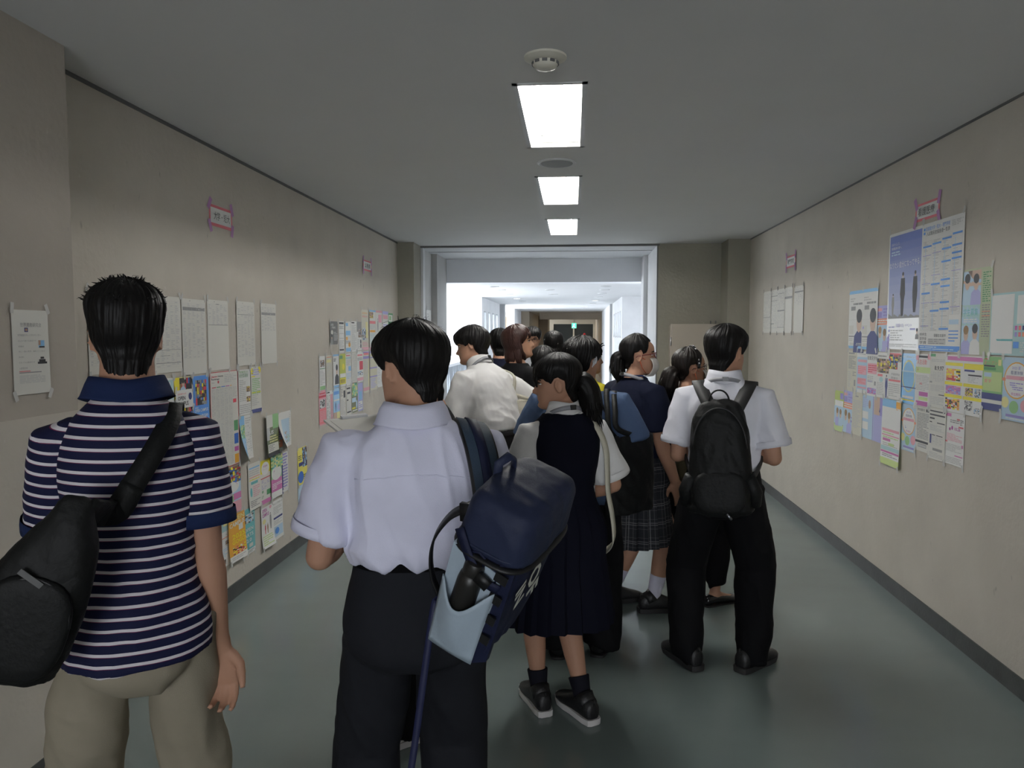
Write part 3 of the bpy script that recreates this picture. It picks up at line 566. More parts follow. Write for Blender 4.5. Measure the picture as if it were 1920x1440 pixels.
F('T9', (8.180,8.433,1.914,1.477), 'W', 'r 0 0 1 .08 V;r .1 .1 .9 .2 p;r .05 .3 .95 .5 w;l .1 .33 .9 .9 12 v', 'tall lilac poster, far left group')
F('T10', (8.442,8.664,1.898,1.575), 'd', 'r .1 .06 .9 .3 w;R .2 .1 .6 .25 e;l .1 .4 .9 .9 6 w', 'dark green notice at the far right end of the left wall')
F('S1', (6.082,6.235,1.473,1.184), 'w', 'p .2 .12 .85 .32 b;r .1 .36 .95 .38 d;l .1 .42 .9 .85 10 G;r .1 .88 .95 .99 e', 'white flyer with one photo and a green foot, left end of the middle far row')
F('S2', (6.257,6.420,1.473,1.171), 'c', 'r .1 .04 .9 .06 O;r .1 .12 .8 .2 Y;g .1 .3 .95 .98 24 3 G', 'cream price list in the middle far row')
F('S3', (6.442,6.615,1.477,1.180), 'w', 'r 0 0 1 .05 s;B .6 .3 .6 k k;r 0 .93 1 1 s;l .1 .12 .5 .22 2 k', 'white poster of a woman in a black suit, middle far row')
F('S4', (6.623,6.806,1.477,1.177), (.55,.60,.12), 'r .05 .05 .5 .15 d;e .6 .4 .2 .1 y;r .05 .6 .95 .72 w;r 0 .75 1 .92 y;l .1 .78 .9 .9 3 k;r 0 .93 1 1 w', 'olive and yellow flyer in the middle far row')
F('S5', (6.814,6.991,1.476,1.173), 'w', 'r .1 .05 .8 .08 R;r .05 .12 .95 .17 T;r .5 .4 .95 .55 s;l .1 .2 .9 .38 5 G;l .1 .6 .9 .8 5 S', 'white flyer with light blue bands, middle far row')
F('S6', (6.999,7.168,1.482,1.191), 'W', 'g .05 .05 .95 .95 22 4 G', 'plain white table sheet, middle far row')
F('S7', (7.176,7.392,1.488,1.180), 'w', 'r .1 .1 .9 .15 R;r .4 .32 .95 .6 r;p .1 .65 .9 .78 j;r 0 .85 1 .95 p;l .1 .2 .9 .3 3 g', 'white and red flyer, middle far row')
F('S8', (7.399,7.626,1.488,1.057), 'c', 'r 0 .02 1 .06 v;R .1 .05 .9 .1 R;r 0 .13 1 .19 v;g .1 .22 .85 .85 26 4 G;r .85 .22 .95 .85 Y;r 0 .87 1 .95 p', 'tall timetable with violet bands, left of the student hair')
F('S9', (7.637,7.923,1.483,1.066), 'c', 'r 0 0 1 .06 v;R .2 .05 .8 .12 y;r 0 .16 1 .18 v;g .1 .2 .9 .4 10 4 Y;r 0 .42 1 .45 v;g .1 .47 .9 .62 8 4 Y;r 0 .64 1 .67 v;l .1 .7 .9 .95 6 V', 'tall timetable with yellow columns, left of the student hair')
F('S10', (7.933,8.197,1.476,1.078), 'w', 'r 0 .02 1 .12 v;R .1 .03 .8 .1 y;g .1 .2 .9 .9 20 4 G', 'tall white timetable mostly behind the student hair')
F('U1', (6.067,6.248,1.180,.886), 'p', 'l .1 .05 .9 .12 1 r;r 0 .14 1 .2 r;p .1 .25 .9 .5 g;r 0 .52 1 .96 R;l .1 .58 .9 .9 7 p', 'pink recruiting flyer, left end of the lowest far row')
F('U2', (6.255,6.434,1.165,.885), 'w', 'r .05 .03 .5 .07 k;g .05 .12 .95 .97 18 3 g;r .6 .12 .95 .9 p', 'white list with a pink column, lowest far row')
F('U3', (6.442,6.616,1.175,.887), 's', 'r .1 .1 .9 .2 B;r .05 .35 .95 .4 w;m .35 .42 .3 n;e .8 .6 .2 .1 V;r .5 .75 1 1 Y;r 0 .75 .5 1 f', 'sky blue flyer with a figure, lowest far row', gloss=True)
F('U4', (6.639,6.808,1.170,.883), 'W', 'r .6 .12 .9 .35 k;l .1 .05 .5 .3 5 g;l .1 .4 .9 .95 12 G', 'grey text flyer with one black block, lowest far row')
F('U5', (6.815,6.976,1.167,.893), 'W', 'r .1 .05 .8 .1 k;r .2 .2 .8 .27 k;r .1 .45 .4 .5 k;l .1 .52 .9 .85 7 G;r .1 .87 .9 .92 k', 'grey text flyer with four black bars, lowest far row')
F('U6', (6.985,7.190,1.186,.900), (.22,.24,.16), 'p .1 .02 .95 .45 e;r .05 .5 .7 .65 S;e .8 .75 .12 .15 S;r .05 .82 .6 .88 y;l .1 .9 .9 .98 1 w', 'dark photo flyer with pale blue labels, lowest far row')
F('U7', (7.197,7.377,1.172,.893), 'V', 'r .2 .3 .8 .6 s;r .1 .65 .9 .95 w;l .2 .7 .8 .9 3 v', 'lilac and white flyer, right end of the lowest far row')
# --- heading cards with pink frames
def heading(geo, wall, txt, label):
    y0, y1, zt, zb = geo
    o = paper('heading_card', 'sign', wall, geo, (.78,.22,.26), 'r .06 .13 .94 .85 w', label, 'pink framed heading cards', tape='p')
    y, z = (y0+y1)/2, (zt+zb)/2; d = (y1-y0)
    X, sg = dict(L=(XL, 1), R=(XR, -1))[wall]; g, f = glyphs(txt, .028); h = .048; k = abs(d)*.68/g[:,0].max()
    me = bpy.data.meshes.new('lettering'); off = .0095
    me.from_pydata([(sg*off, math.copysign(1, d)*((p[0]*k)-abs(d)*.34), h*(p[1]-.5)) for p in g], [], f); me.materials.append(mat('black_ink', (.02,.02,.022), .5)); link('lettering', me, o)
heading((4.244,4.539,2.420,2.295), 'L', '大学・短大', 'pink framed card lettered 大学・短大 high on the left wall')
heading((7.434,7.741,2.410,2.303), 'L', '公務員', 'small pink framed card lettered 公務員 at the far end of the left wall')
heading((4.718,4.422,2.427,2.323), 'R', '看護医療', 'pink framed card lettered 看護医療 above the blue poster')
heading((7.435,7.134,2.397,2.284), 'R', '専門学校', 'pink framed card lettered 専門学校 at the far end of the right wall')
# --- right wall: far lists
for i, (geo, lb, bb, n, h, h2, ex) in enumerate([
    ((8.265,7.963,2.106,1.671), 'first printed list from the pillar on the right wall, one thin rule near its foot', .9, 24, .62, .63, ''),
    ((7.983,7.710,2.107,1.671), 'second printed list from the pillar on the right wall, two grey rules near its top', .9, 24, .14, .155, 'r .1 .25 .9 .26 g;r .05 .78 .5 .80 g'),
    ((7.729,7.463,2.103,1.671), 'third printed list from the pillar on the right wall, a grey bar across its middle', .88, 24, .48, .51, 'r .05 .1 .9 .11 g;r .05 .87 .95 .88 g'),
    ((7.483,7.215,2.104,1.670), 'fourth printed list from the pillar on the right wall, blank below a thick grey bar', .2, 4, .2, .25, ''),
    ((7.149,6.865,2.096,1.670), 'separate fifth list on the right wall, blank below its short heading', .4, 9, .11, .14, '')]):
    exam('r', geo, 'R', lb, bb, n, h, h2, ex, tape='g')
G = lambda geo, colour, dsl, label, **k: F('', geo, colour, dsl, label, wall='R', **k)
SUIT = 'r 0 0 1 .055 s;l .1 .12 .6 .2 2 G;l .3 .2 .9 .27 1 g;r .15 .27 .45 .34 g;B .72 .32 .75 k n;E .66 .5 .1 .12 f;r .05 .6 .35 .75 W;r .06 .62 .14 .68 v;r .03 .78 .4 .8 g;l .05 .82 .4 .88 2 G;l .1 .9 .9 .95 2 G;r 0 .955 1 1 s;r 0 .5 1 .503 G'
G((5.759,5.476,1.972,1.554), 'w', SUIT, 'white poster of a dark haired woman under a blue strip, left of the pair')
G((5.493,5.226,1.972,1.551), 'w', SUIT, 'white poster of a dark haired woman under a blue strip, right of the pair')
NURSE = 'r .05 .05 .4 .12 p;r .05 .14 .4 .26 v;l .5 .05 .95 .25 3 v;r 0 .28 1 .42 O;l .08 .3 .92 .4 2 w;B .3 .45 .5 u S;B .65 .5 .5 u V;r .8 .6 1 1 v'
G((5.251,5.033,1.847,1.542), 'V', 'r 0 .42 1 1 S;' + NURSE, 'violet flyer with an orange band and two nurses, right of the paired posters')
sky = ';'.join(f'r .03 {.025+.07*i:.3f} .97 {.025+.07*(i+1):.3f} #{i}' for i in range(10))
for i in range(10):
    a = i/9; INK[f'#{i}'] = tuple(x*(1-a)+y*a for x, y in zip((.13,.19,.55), (.46,.50,.66)))
G((5.074,4.590,2.298,1.562), 'w', sky + ';r .03 .69 .97 .735 g;T .08 .32 .085 .022 w なるべくして、;T .08 .38 .12 .022 w 看護医療の道へ。;l .08 .155 .36 .2 2 S;T .04 .93 .25 .055 w なりたい自分になってやる。;m .17 .52 .2 g;m .45 .345 .37 k;M .8 .35 .34 k;T .28 .75 .78 .03 v 「看護の日」イベント;l .06 .8 .3 .82 1 V;r .05 .83 .1 .85 V;r .05 .87 .1 .89 V;r .05 .91 .1 .93 V;l .12 .83 .5 .93 5 G;r .7 .82 .85 .835 V;B .9 .82 .09 k g;l .06 .95 .9 .98 3 G', 'large blue poster of three standing students in dark suits, under the pink card', gloss=True)
bars = [(0,.175),(1,.165),(2,.145),(3,.125),(2,.22),(3,.21),(3,.265),(3,.305),(2,.315),(2,.45),(1,.475),(0,.54),(2,.50),(2,.62),(2,.67),(1,.68),(2,.82)]
thin = [(0,.25),(1,.24),(3,.40),(1,.41),(0,.47),(0,.62),(1,.62),(3,.665),(0,.80)]
G((4.615,4.133,2.297,1.560), 'w', 'T .1 .68 .028 .032 B 首都圏大学・短大・専門学校;T .12 .68 .068 .032 k 入試難易度偏差値一覧表;r .04 .035 .085 .055 B;r .04 .065 .085 .085 B;l .72 .03 .97 .075 4 G;' + ';'.join(f'R {.04+.235*c:.3f} {v:.3f} {.255+.235*c:.3f} {v+.014:.3f} B' for c, v in bars) + ';' + ';'.join(f'R {.04+.235*c:.3f} {v:.3f} {.255+.235*c:.3f} {v+.004:.3f} v' for c, v in thin) + ';' + ';'.join(f'g {.04+.235*c:.3f} .14 {.255+.235*c:.3f} {.84 if c < 3 else .72:.2f} 60 1 G;r {.10+.235*c:.3f} .16 {.112+.235*c:.3f} {.83 if c < 3 else .72:.2f} S' for c in range(4)) + ';T .04 .22 .855 .025 k 特待生;T .04 .22 .889 .025 k 奨学金;T .04 .22 .92 .025 k 学費;T .4 .68 .865 .024 k 受験生支援中;r .25 .9 .68 .945 G;l .27 .9 .66 .945 3 g;r .74 .76 .95 .795 S;r .74 .84 .95 .848 B;r .74 .865 .95 .873 B;r .74 .89 .95 .898 B;r .74 .912 .88 .92 B;r .02 .955 .99 .995 B;l .05 .96 .95 .99 2 S', 'large white ranking sheet striped with blue bars, beside the blue poster')
G((4.140,3.856,1.993,1.554), (.52,.58,.40), 'r .03 .02 .64 .98 S;r .03 .02 .64 .2 f;B .18 .05 .36 k S;B .48 .06 .36 k V;r .03 .42 .64 .66 T;T .08 .58 .46 .09 t 学生募集;l .1 .58 .55 .63 2 w;B .2 .66 .34 u V;B .5 .64 .36 k w;l .7 .05 .95 .4 14 d;l .7 .42 .95 .8 14 g;r .7 .5 .95 .508 O;r .7 .55 .95 .558 O', 'green and flesh coloured poster of four young nurses')
G((3.858,3.530,1.855,1.558), 'T', 'R .03 .03 .6 .97 w;R .03 .035 .6 .06 t;l .06 .08 .55 .24 5 G;R .03 .28 .6 .315 t;r .06 .33 .25 .35 k;r .32 .33 .52 .35 n;r .06 .37 .25 .39 R;r .32 .37 .52 .39 r;g .06 .42 .55 .7 5 5 G;R .03 .74 .6 .77 t;l .06 .8 .55 .94 5 g;R .68 .06 .98 .5 w;r .7 .3 .95 .5 s;R .64 .53 .7 .6 P;R .73 .53 .79 .6 R;R .82 .53 .88 .6 n;R .64 .63 .7 .7 v;R .73 .63 .79 .7 R;R .82 .63 .88 .7 O;R .62 .78 .75 .88 B;l .78 .78 .98 .95 5 w', 'light blue information sheet at the right edge of the picture')
G((5.756,5.566,1.537,1.236), 'c', 'r .1 .05 .7 .08 g;l .1 .12 .85 .45 13 g;l .1 .5 .4 .9 8 G;l .55 .5 .9 .62 3 g;r .7 .7 .85 .85 g', 'cream flyer of plain text, first of the middle row')
G((5.572,5.384,1.537,1.242), 'S', 'r 0 0 1 .14 w;r .1 .06 .8 .08 g;r .1 .2 .95 .26 p;r .1 .34 .95 .56 p;r .1 .64 .95 .8 p;l .12 .36 .9 .54 4 R;l .12 .66 .9 .78 3 R;r .1 .85 .95 .89 p;r .1 .92 .95 1 w', 'pale blue flyer with pink bands, second of the middle row')
G((5.391,5.196,1.538,1.234), 'w', 'T .05 .95 .1 .09 k 授業見学会;r .1 .26 .95 .5 p;l .12 .29 .9 .48 4 r;l .1 .54 .6 .7 4 G;r .1 .66 .55 .69 v;r .7 .66 .85 .75 g;p .1 .82 .9 .95 f', 'white flyer with a slanted dark title over a pink block')
G((5.208,5.010,1.538,1.238), 'w', 'l .1 .06 .9 .11 1 g;p .02 .14 .98 .45 i;r .1 .48 .5 .53 R;e .4 .6 .15 .06 T;l .05 .66 .6 .95 8 G;m .82 .48 .5 n', 'white flyer with a brown photo above a man in a navy suit')
G((5.021,4.829,1.543,1.243), 'w', 'r 0 .02 1 .05 R;p .02 .05 .7 .36 a;p .7 .05 .98 .2 b;T .25 .9 .44 .05 g 学園説明会;T .25 .75 .52 .05 g 開催中;r .05 .58 .95 .62 R;l .05 .66 .95 .95 7 G', 'white flyer with a dark group photo and a red line')
G((4.840,4.632,1.541,1.232), (.05,.30,.62), 'T .1 .9 .04 .06 Y オープンキャンパス;e .5 .45 .42 .32 Y;E .5 .45 .37 .29 s;R .04 .34 .96 .37 S;g .2 .4 .8 .6 6 4 S;R .02 .66 .98 .68 n;R .15 .84 .85 .89 w;R .1 .91 .9 .935 y', 'glossy bright blue flyer with a pale oval ring', gloss=True)
G((4.644,4.459,1.542,1.235), 'w', 'r 0 0 .2 .12 p;r .8 0 1 .1 p;r .2 .03 .8 .07 k;T .1 .75 .1 .1 R 人生活動;r 0 .25 1 .36 E;r .05 .27 .2 .33 r;r .4 .27 .6 .33 r;l .05 .4 .95 .7 10 G;r .3 .55 .5 .58 r;r .3 .72 .9 .8 P;r .3 .82 .9 .88 E;r .1 .9 .9 .99 P', 'white flyer with pink corners and violet blocks at its foot')
G((4.470,4.275,1.550,1.245), 'W', 'r .05 .01 .35 .06 d;l .1 .1 .9 .16 2 G;T .32 .85 .23 .08 k 8.9.97;g .1 .34 .9 .52 8 6 G;r .05 .52 .2 .55 g;l .1 .58 .9 .7 6 G;r .6 .75 .95 .765 k;l .1 .8 .9 .95 5 G', 'off white flyer with large black figures 0.97')
BAR = lambda u0, v, u1: f'R {u0} {v} {u1} {v+.055} y'
G((4.285,3.896,1.546,1.239), 'w', 'R .06 .02 .97 .09 m;l .12 .035 .7 .08 1 P;' + ';'.join([BAR(.01,.13,.48), BAR(.51,.13,.99), 'R .51 .185 .99 .225 y', BAR(.01,.47,.48), BAR(.51,.47,.99), BAR(.01,.69,.48), BAR(.51,.69,.99)]) + ';r .52 .235 .78 .265 n;r .62 .31 .95 .335 k;l .62 .35 .95 .45 4 G;p .04 .24 .42 .45 d;R .08 .40 .3 .44 r;p .04 .54 .44 .68 f;p .56 .54 .75 .68 i;p .8 .54 .95 .68 j;p .04 .76 .42 .95 d;p .56 .76 .75 .92 g;p .8 .86 .95 .95 j', 'wide white flyer with yellow bars and small classroom photos')
G((3.906,3.729,1.549,1.286), 'e', 'l .05 .03 .3 .07 1 r;T .06 .7 .08 .07 O オープン;r .05 .16 .6 .19 k;r .05 .2 .65 .25 d;R .75 .05 .9 .16 Y;R .05 .28 .95 .62 (;'.replace('R .05 .28 .95 .62 (;', 'R .05 .28 .95 .64 E;') + 'R .08 .3 .45 .38 S;T .1 .45 .42 .07 R 夏学;r .55 .4 .9 .6 p;l .1 .55 .5 .62 2 g;R 0 .68 1 .8 n;R 0 .8 1 .87 W;R 0 .87 1 1 n;l .05 .7 .9 .78 2 S', 'green flyer with a navy foot, right of the yellow barred flyer')
OVAL = 'e .5 .36 .42 .29 o;E .5 .36 .39 .27 w;T .34 .62 .14 .05 v 2025 夏;T .3 .7 .21 .06 n 看護体験;R .15 .29 .85 .35 p;T .3 .7 .3 .04 P 学校説明会;R .02 .33 .14 .38 O;R .86 .34 .98 .39 O;l .28 .39 .72 .52 4 v;T .34 .66 .55 .05 P 参加無料;e .15 .72 .13 .09 Y;e .45 .78 .15 .1 e;e .82 .74 .16 .1 p;R .2 .9 .9 .94 v;l .2 .95 .9 .98 1 w'
G((3.739,3.497,1.551,1.255), 'S', OVAL, 'light blue flyer with a big orange ringed oval at the right edge')
G((6.003,5.807,1.224,.913), (.48,.58,.18), 'r .6 .05 .95 .2 v;R .05 .24 .95 .38 w;l .1 .26 .9 .36 1 k;r 0 .38 1 .82 S;B .35 .42 .45 u V;B .7 .44 .42 u S;r 0 .84 1 1 E', 'lime and violet nurse flyer, first of the lowest row')
G((5.819,5.624,1.237,.924), 'V', 'r 0 .42 1 1 S;' + NURSE, 'violet flyer with an orange band, second of the lowest row')
G((5.636,5.443,1.247,.932), 'c', 'r .3 .1 .6 .13 g;l .1 .2 .9 .85 18 G', 'cream text sheet, third of the lowest row')
G((5.453,5.071,1.234,.934), 'S', 'r .5 0 .53 1 v;r .55 0 .8 .4 f;r .8 0 1 .4 v;r .55 .4 1 1 V;e .35 .2 .05 .1 h;R .03 .38 .3 .55 w;R .03 .62 .3 .8 w;l .05 .4 .28 .53 3 G;l .05 .64 .28 .78 3 G;l .05 .05 .28 .3 6 V;e .78 .3 .04 .1 n', 'pale blue double leaflet with soft portrait photos')
G((5.080,4.802,1.240,.814), (.50,.62,.14), 'r 0 0 1 .9 w;R 0 0 .75 .12 s;R .75 .02 1 .14 o;E .4 .12 .12 .07 f;R .02 .12 .98 .42 w;e .8 .25 .12 .08 f;R .05 .45 .95 .49 p;R .05 .54 .95 .56 p;l .1 .5 .9 .6 3 E;R .1 .6 .5 .64 m;l .1 .66 .9 .72 2 G;R .4 .66 .7 .7 E;R .02 .72 .98 .78 T;R .02 .79 .98 .82 m;l .1 .83 .9 .88 2 g', 'glossy lime green and white brochure hanging lowest', gloss=True, lift=.012, curl=.004)
G((4.815,4.610,1.229,.945), 'S', OVAL, 'light blue oval flyer in the lowest row beside the lime brochure')
G((4.619,4.437,1.231,.971), 'W', 'T .1 .6 .03 .06 k 学校案内;r .7 .03 .9 .09 k;l .1 .13 .9 .72 18 g;r .02 .76 .98 .81 k;r .2 .83 .8 .91 g;R .22 .845 .78 .895 G', 'grey text flyer with a black bar near its foot')
G((4.446,4.252,1.242,.952), 'W', 'r .05 .05 .95 .075 k;r .05 .12 .95 .15 k;r .05 .19 .35 .22 k;r .05 .27 .2 .29 k;r .5 .27 .95 .29 k;l .1 .33 .9 .45 5 G;r .1 .52 .2 .7 n;r .22 .52 .42 .535 k;r .48 .52 .85 .535 k;g .22 .56 .9 .72 8 3 G;r .3 .78 .85 .83 g;l .1 .86 .9 .97 4 G', 'off white flyer with black title bars and a navy block')
G((4.261,4.061,1.236,.954), 'w', 'R .02 .02 .3 .08 m;r .6 .1 .75 .13 R;l .25 .13 .75 .2 2 g;l .78 .11 .95 .22 4 k;r .7 .24 .95 .27 R;e .25 .32 .05 .03 P;e .37 .29 .05 .04 P;T .5 .8 .27 .06 P 10.26;l .1 .4 .9 .55 7 p;r .03 .55 .15 .58 R;l .1 .6 .9 .75 6 G;r .88 .58 .96 .64 m;r .55 .8 .95 .82 m;l .1 .85 .9 .97 4 G', 'white flyer with magenta figures, right end of the lowest row')
# --- near column notice and torn notice in the doorway
paper('club_notice', 'notice', 'C', (2.451,2.632,1.745,1.444), 'W', 'T .22 .8 .15 .05 g 世界遺産研究会;r .33 .21 .43 .26 n;R .35 .22 .41 .25 h;T .14 .78 .285 .025 g 世界遺産をもっと学びたい方へ;T .14 .64 .355 .02 g みんなで旅する部活です;t .15 .42 .02 g 参加歓迎!;T .15 .88 .48 .02 g 月に一度の見学、資料づくりなど;t .15 .545 .02 g 初心者も;T .15 .58 .61 .02 g だれでも大歓迎です;t .15 .675 .025 g 入部受付中;r .7 .36 .87 .45 s;R .7 .36 .76 .42 h;R .72 .43 .87 .45 k;r .66 .62 .92 .645 k;r .7 .59 .88 .62 k;r .74 .56 .84 .585 k;r .15 .72 .45 .73 R;r .15 .735 .75 .747 g;l .15 .77 .85 .87 6 G', 'white heritage club notice on the near column, left edge of the picture')
paper('torn_notice', 'notice', 'J', (9.66,9.99,1.975,1.765), 'w', 'l .2 .2 .8 .8 4 G;e .4 .4 .06 .06 g', 'crumpled white notice on the doorway jamb above the tall student', curl=.004)

# ------------------------------------------------------------------ people
M_SKIN = mat('skin', (.43,.235,.155), .6, spec=.3, var=.06, vscale=14, bump=.05, bscale=220)
M_LIP = mat('lips', (.42,.16,.12), .42)
M_HAIR = mat('black_hair', (.0055,.0048,.0046), .5, var=.3, vscale=5, bump=.13, bscale=45, stretch=(7,7,.8), spec=.2)
M_HAIRR = mat('reddish_brown_hair', (.036,.0135,.0105), .45, spec=.3, var=.4, vscale=5, bump=.15, bscale=45, stretch=(7,7,.8))
M_HAIRB = mat('dark_brown_hair', (.012,.009,.008), .48, spec=.25, var=.35, vscale=5, bump=.15, bscale=45, stretch=(7,7,.8))
M_EYE = mat('eye_white', (.75,.72,.68), .2); M_IRIS = mat('dark_iris', (.015,.010,.008), .15)
def cloth(name, col, **k): return mat(name, col, k.pop('rough', .8), var=k.pop('var', .05), vscale=10, bump=k.pop('bump', .12), bscale=k.pop('bscale', 380), spec=.12, **k)
M_SHIRTW = cloth('white_shirt_cotton', (.74,.74,.80)); M_SHIRTL = cloth('cool_tinted_shirt_cotton', (.66,.66,.80)); M_SHIRTC = cloth('warm_white_shirt_cotton', (.72,.71,.70))  # lavender tone: tint of the cool light put into the white cotton
M_BLACK = cloth('black_trouser_wool', (.0055,.0055,.0065)); M_CHAR = cloth('charcoal_trouser_wool', (.015,.016,.020)); M_NAVY = cloth('navy_wool', (.0045,.005,.012)); M_NAVYT = cloth('navy_jersey', (.0045,.0065,.019))
M_KHAKI = cloth('khaki_cotton', (.285,.250,.190), bump=.15); M_BLUET = cloth('slate_blue_jersey', (.055,.085,.155)); M_TEEB = cloth('black_jersey', (.008,.008,.009)); M_YEL = cloth('yellow_jersey', (.60,.52,.04))
M_GREYST = cloth('pale_grey_shirt_cotton', (.55,.57,.62))
M_COLN = cloth('navy_ribbed_collar', (.014,.024,.075), bump=.3, bscale=700)
M_LAN = mat('grey_lanyard', (.27,.27,.29), .5); M_SHOEB = mat('black_shoe', (.010,.010,.011), .45, bump=.2, bscale=200); M_SOLEW = mat('white_rubber', (.55,.53,.52), .6); M_SOLEB = mat('black_rubber', (.018,.017,.018), .6)
M_SHOEW = mat('white_sneaker', (.62,.59,.56), .55); M_SOCKB = cloth('black_sock', (.010,.010,.016)); M_SOCKW = cloth('white_sock', (.62,.60,.72))

HEADT = [  # z, front, back, half width  (units of head height)
    (-.02,.26,.02,.07),(.00,.31,-.02,.13),(.05,.355,-.06,.19),(.12,.365,-.14,.235),(.20,.36,-.24,.265),(.30,.365,-.33,.29),(.40,.365,-.385,.305),(.50,.355,-.425,.315),
    (.58,.385,-.445,.328),(.70,.385,-.45,.335),(.80,.335,-.425,.32),(.88,.25,-.36,.275),(.94,.15,-.27,.21),(.98,.06,-.18,.12),(1.0,-.02,-.10,.03)]
def head_grid(nz, nt, z0=-.02, z1=1.0):
    z = np.linspace(z0, z1, nz); t = np.arange(nt)*2*math.pi/nt
    Z, T = np.meshgrid(z, t, indexing='ij'); yf, yb, w_ = np.moveaxis(cub(HEADT, Z), -1, 0)
    yc = (yf+yb)/2*(1-.35) + .35*np.clip((yf+yb)/2, -.1, .1); c, s_ = np.cos(T), np.sin(T)
    half = np.where(c >= 0, yf-yc, yc-yb); p = 2.25
    x = w_*np.sign(s_)*np.abs(s_)**(2/p); y = yc+half*np.sign(c)*np.abs(c)**(2/p)
    return Z, T, x, y
def face(Z, T, x, y):
    """nose, brow, eye sockets, lips, chin on the front of the head"""
    f = (np.cos(T) > 0).astype(float); g = lambda c, s_: np.exp(-((x-c)/s_)**2); h = lambda c, s_: np.exp(-((Z-c)/s_)**2)
    nose = np.interp(Z, [.28,.315,.35,.45,.54,.60], [0,.115,.118,.065,.022,0])
    y = y + f*(nose*g(0,.050) + .05*np.interp(Z, [.29,.32,.36,.42],[0,1,.8,0])*(g(.055,.032)+g(-.055,.032))*.8)
    y = y - f*.035*h(.505,.045)*(g(.135,.075)+g(-.135,.075)) + f*.012*h(.585,.03)*(g(.13,.1)+g(-.13,.1))
    y = y + f*(.030*h(.235,.022)*g(0,.075) + .026*h(.185,.022)*g(0,.065) - .016*h(.21,.009)*g(0,.08) - .022*h(.135,.03)*g(0,.1) + .022*h(.06,.05)*g(0,.09))
    y = y + f*.012*h(.36,.09)*(g(.2,.08)+g(-.2,.08))
    return y

def skeleton(sp):
    H = sp['H']; s = H/1.7; fem = sp.get('fem', False); w_ = sp.get('wide', 1.0)
    lean, side, twist = D(sp.get('lean', 0)), D(sp.get('side', 0)), D(sp.get('twist', 0))
    zt = np.linspace(.44, .90, 93)*H; P = [V(0, sp.get('hipy', 0), zt[0])]; Rm = []
    for z in zt:
        k = float(sm(.50*H, .76*H, z)); Rm.append(Rz(twist*k) @ Ry(side*k) @ Rx(-lean*k))
    for i in range(1, len(zt)): P.append(P[-1] + Rm[i] @ V(0, 0, zt[i]-zt[i-1]))
    P = np.array(P)
    def S(zr, x=0, y=0, dz=0):
        z = zr*H; i = int(np.clip(round((z-zt[0])/(zt[1]-zt[0])), 0, len(zt)-1))
        return P[i] + Rm[i] @ V(x, y, z-zt[i]+dz), Rm[i]
    sk = dict(S=S, H=H, s=s, fem=fem, w=w_, tw=sp.get('tw', 1.0))
    sw = (.168 if fem else .186)*s*(1+(w_-1)*.6)*sp.get('shw', 1); hw = .085*s
    sk['sw'] = sw
    for q, sx in (('L', -1), ('R', 1)):
        u, f, hd, pn, curl = sp.get('arm'+q, DEF_ARM[q]); sh = S(.792, sx*sw, -.005)[0] + np.asarray(sp.get('sh'+q, (0,0,0)), float)
        el = sh + nrm(u)*.285*s; wr = el + nrm(f)*.245*s; sk['sh'+q], sk['el'+q], sk['wr'+q] = sh, el, wr; sk['hd'+q], sk['pn'+q], sk['cu'+q] = nrm(hd), nrm(pn), curl
        hip = S(.515, sx*hw, 0)[0]; fx, fy, fa = sp['feet'][0 if sx < 0 else 1][:3]; lift = (sp['feet'][0 if sx < 0 else 1]+(0,))[3] if len(sp['feet'][0 if sx < 0 else 1]) > 3 else 0
        fd = V(-math.sin(D(fa)), math.cos(D(fa)), 0); an = V(fx, fy, .082*s+lift) 
        d = an-hip; L = np.linalg.norm(d); a, b = .250*H, .245*H; L = min(L, a+b-.002); k = (a*a-b*b+L*L)/(2*L); hgt = math.sqrt(max(a*a-k*k, 0)); dn = nrm(d); pole = nrm(fd+V(0,.6,0)-dn*((fd+V(0,.6,0))@dn))
        sk['hip'+q] = hip; sk['an'+q] = an; sk['kn'+q] = hip+dn*k+pole*hgt; sk['fd'+q] = fd
    nb, Rn = S(.845); yaw, pit, rol = [D(a) for a in sp.get('head', (0,0,0))]
    Rh = Rn @ Rz(yaw) @ Rx(-pit) @ Ry(rol); hh = (.222 if fem else .228)*(H/1.68)**.5 * sp.get('hs', 1.0)
    gap = (H-.016-hh)-.845*H
    sk.update(Rh=Rh, hh=hh, nb=nb, Rn=Rn, hO=nb + Rn @ V(0, .022, .45*gap) + Rh @ V(0, .012, .55*gap))
    return sk
DEF_ARM = dict(L=((-.12,.02,-1),(-.03,.12,-1),(0,.1,-1),(1,0,0),.35), R=((.12,.02,-1),(.03,.12,-1),(0,.1,-1),(-1,0,0),.35))
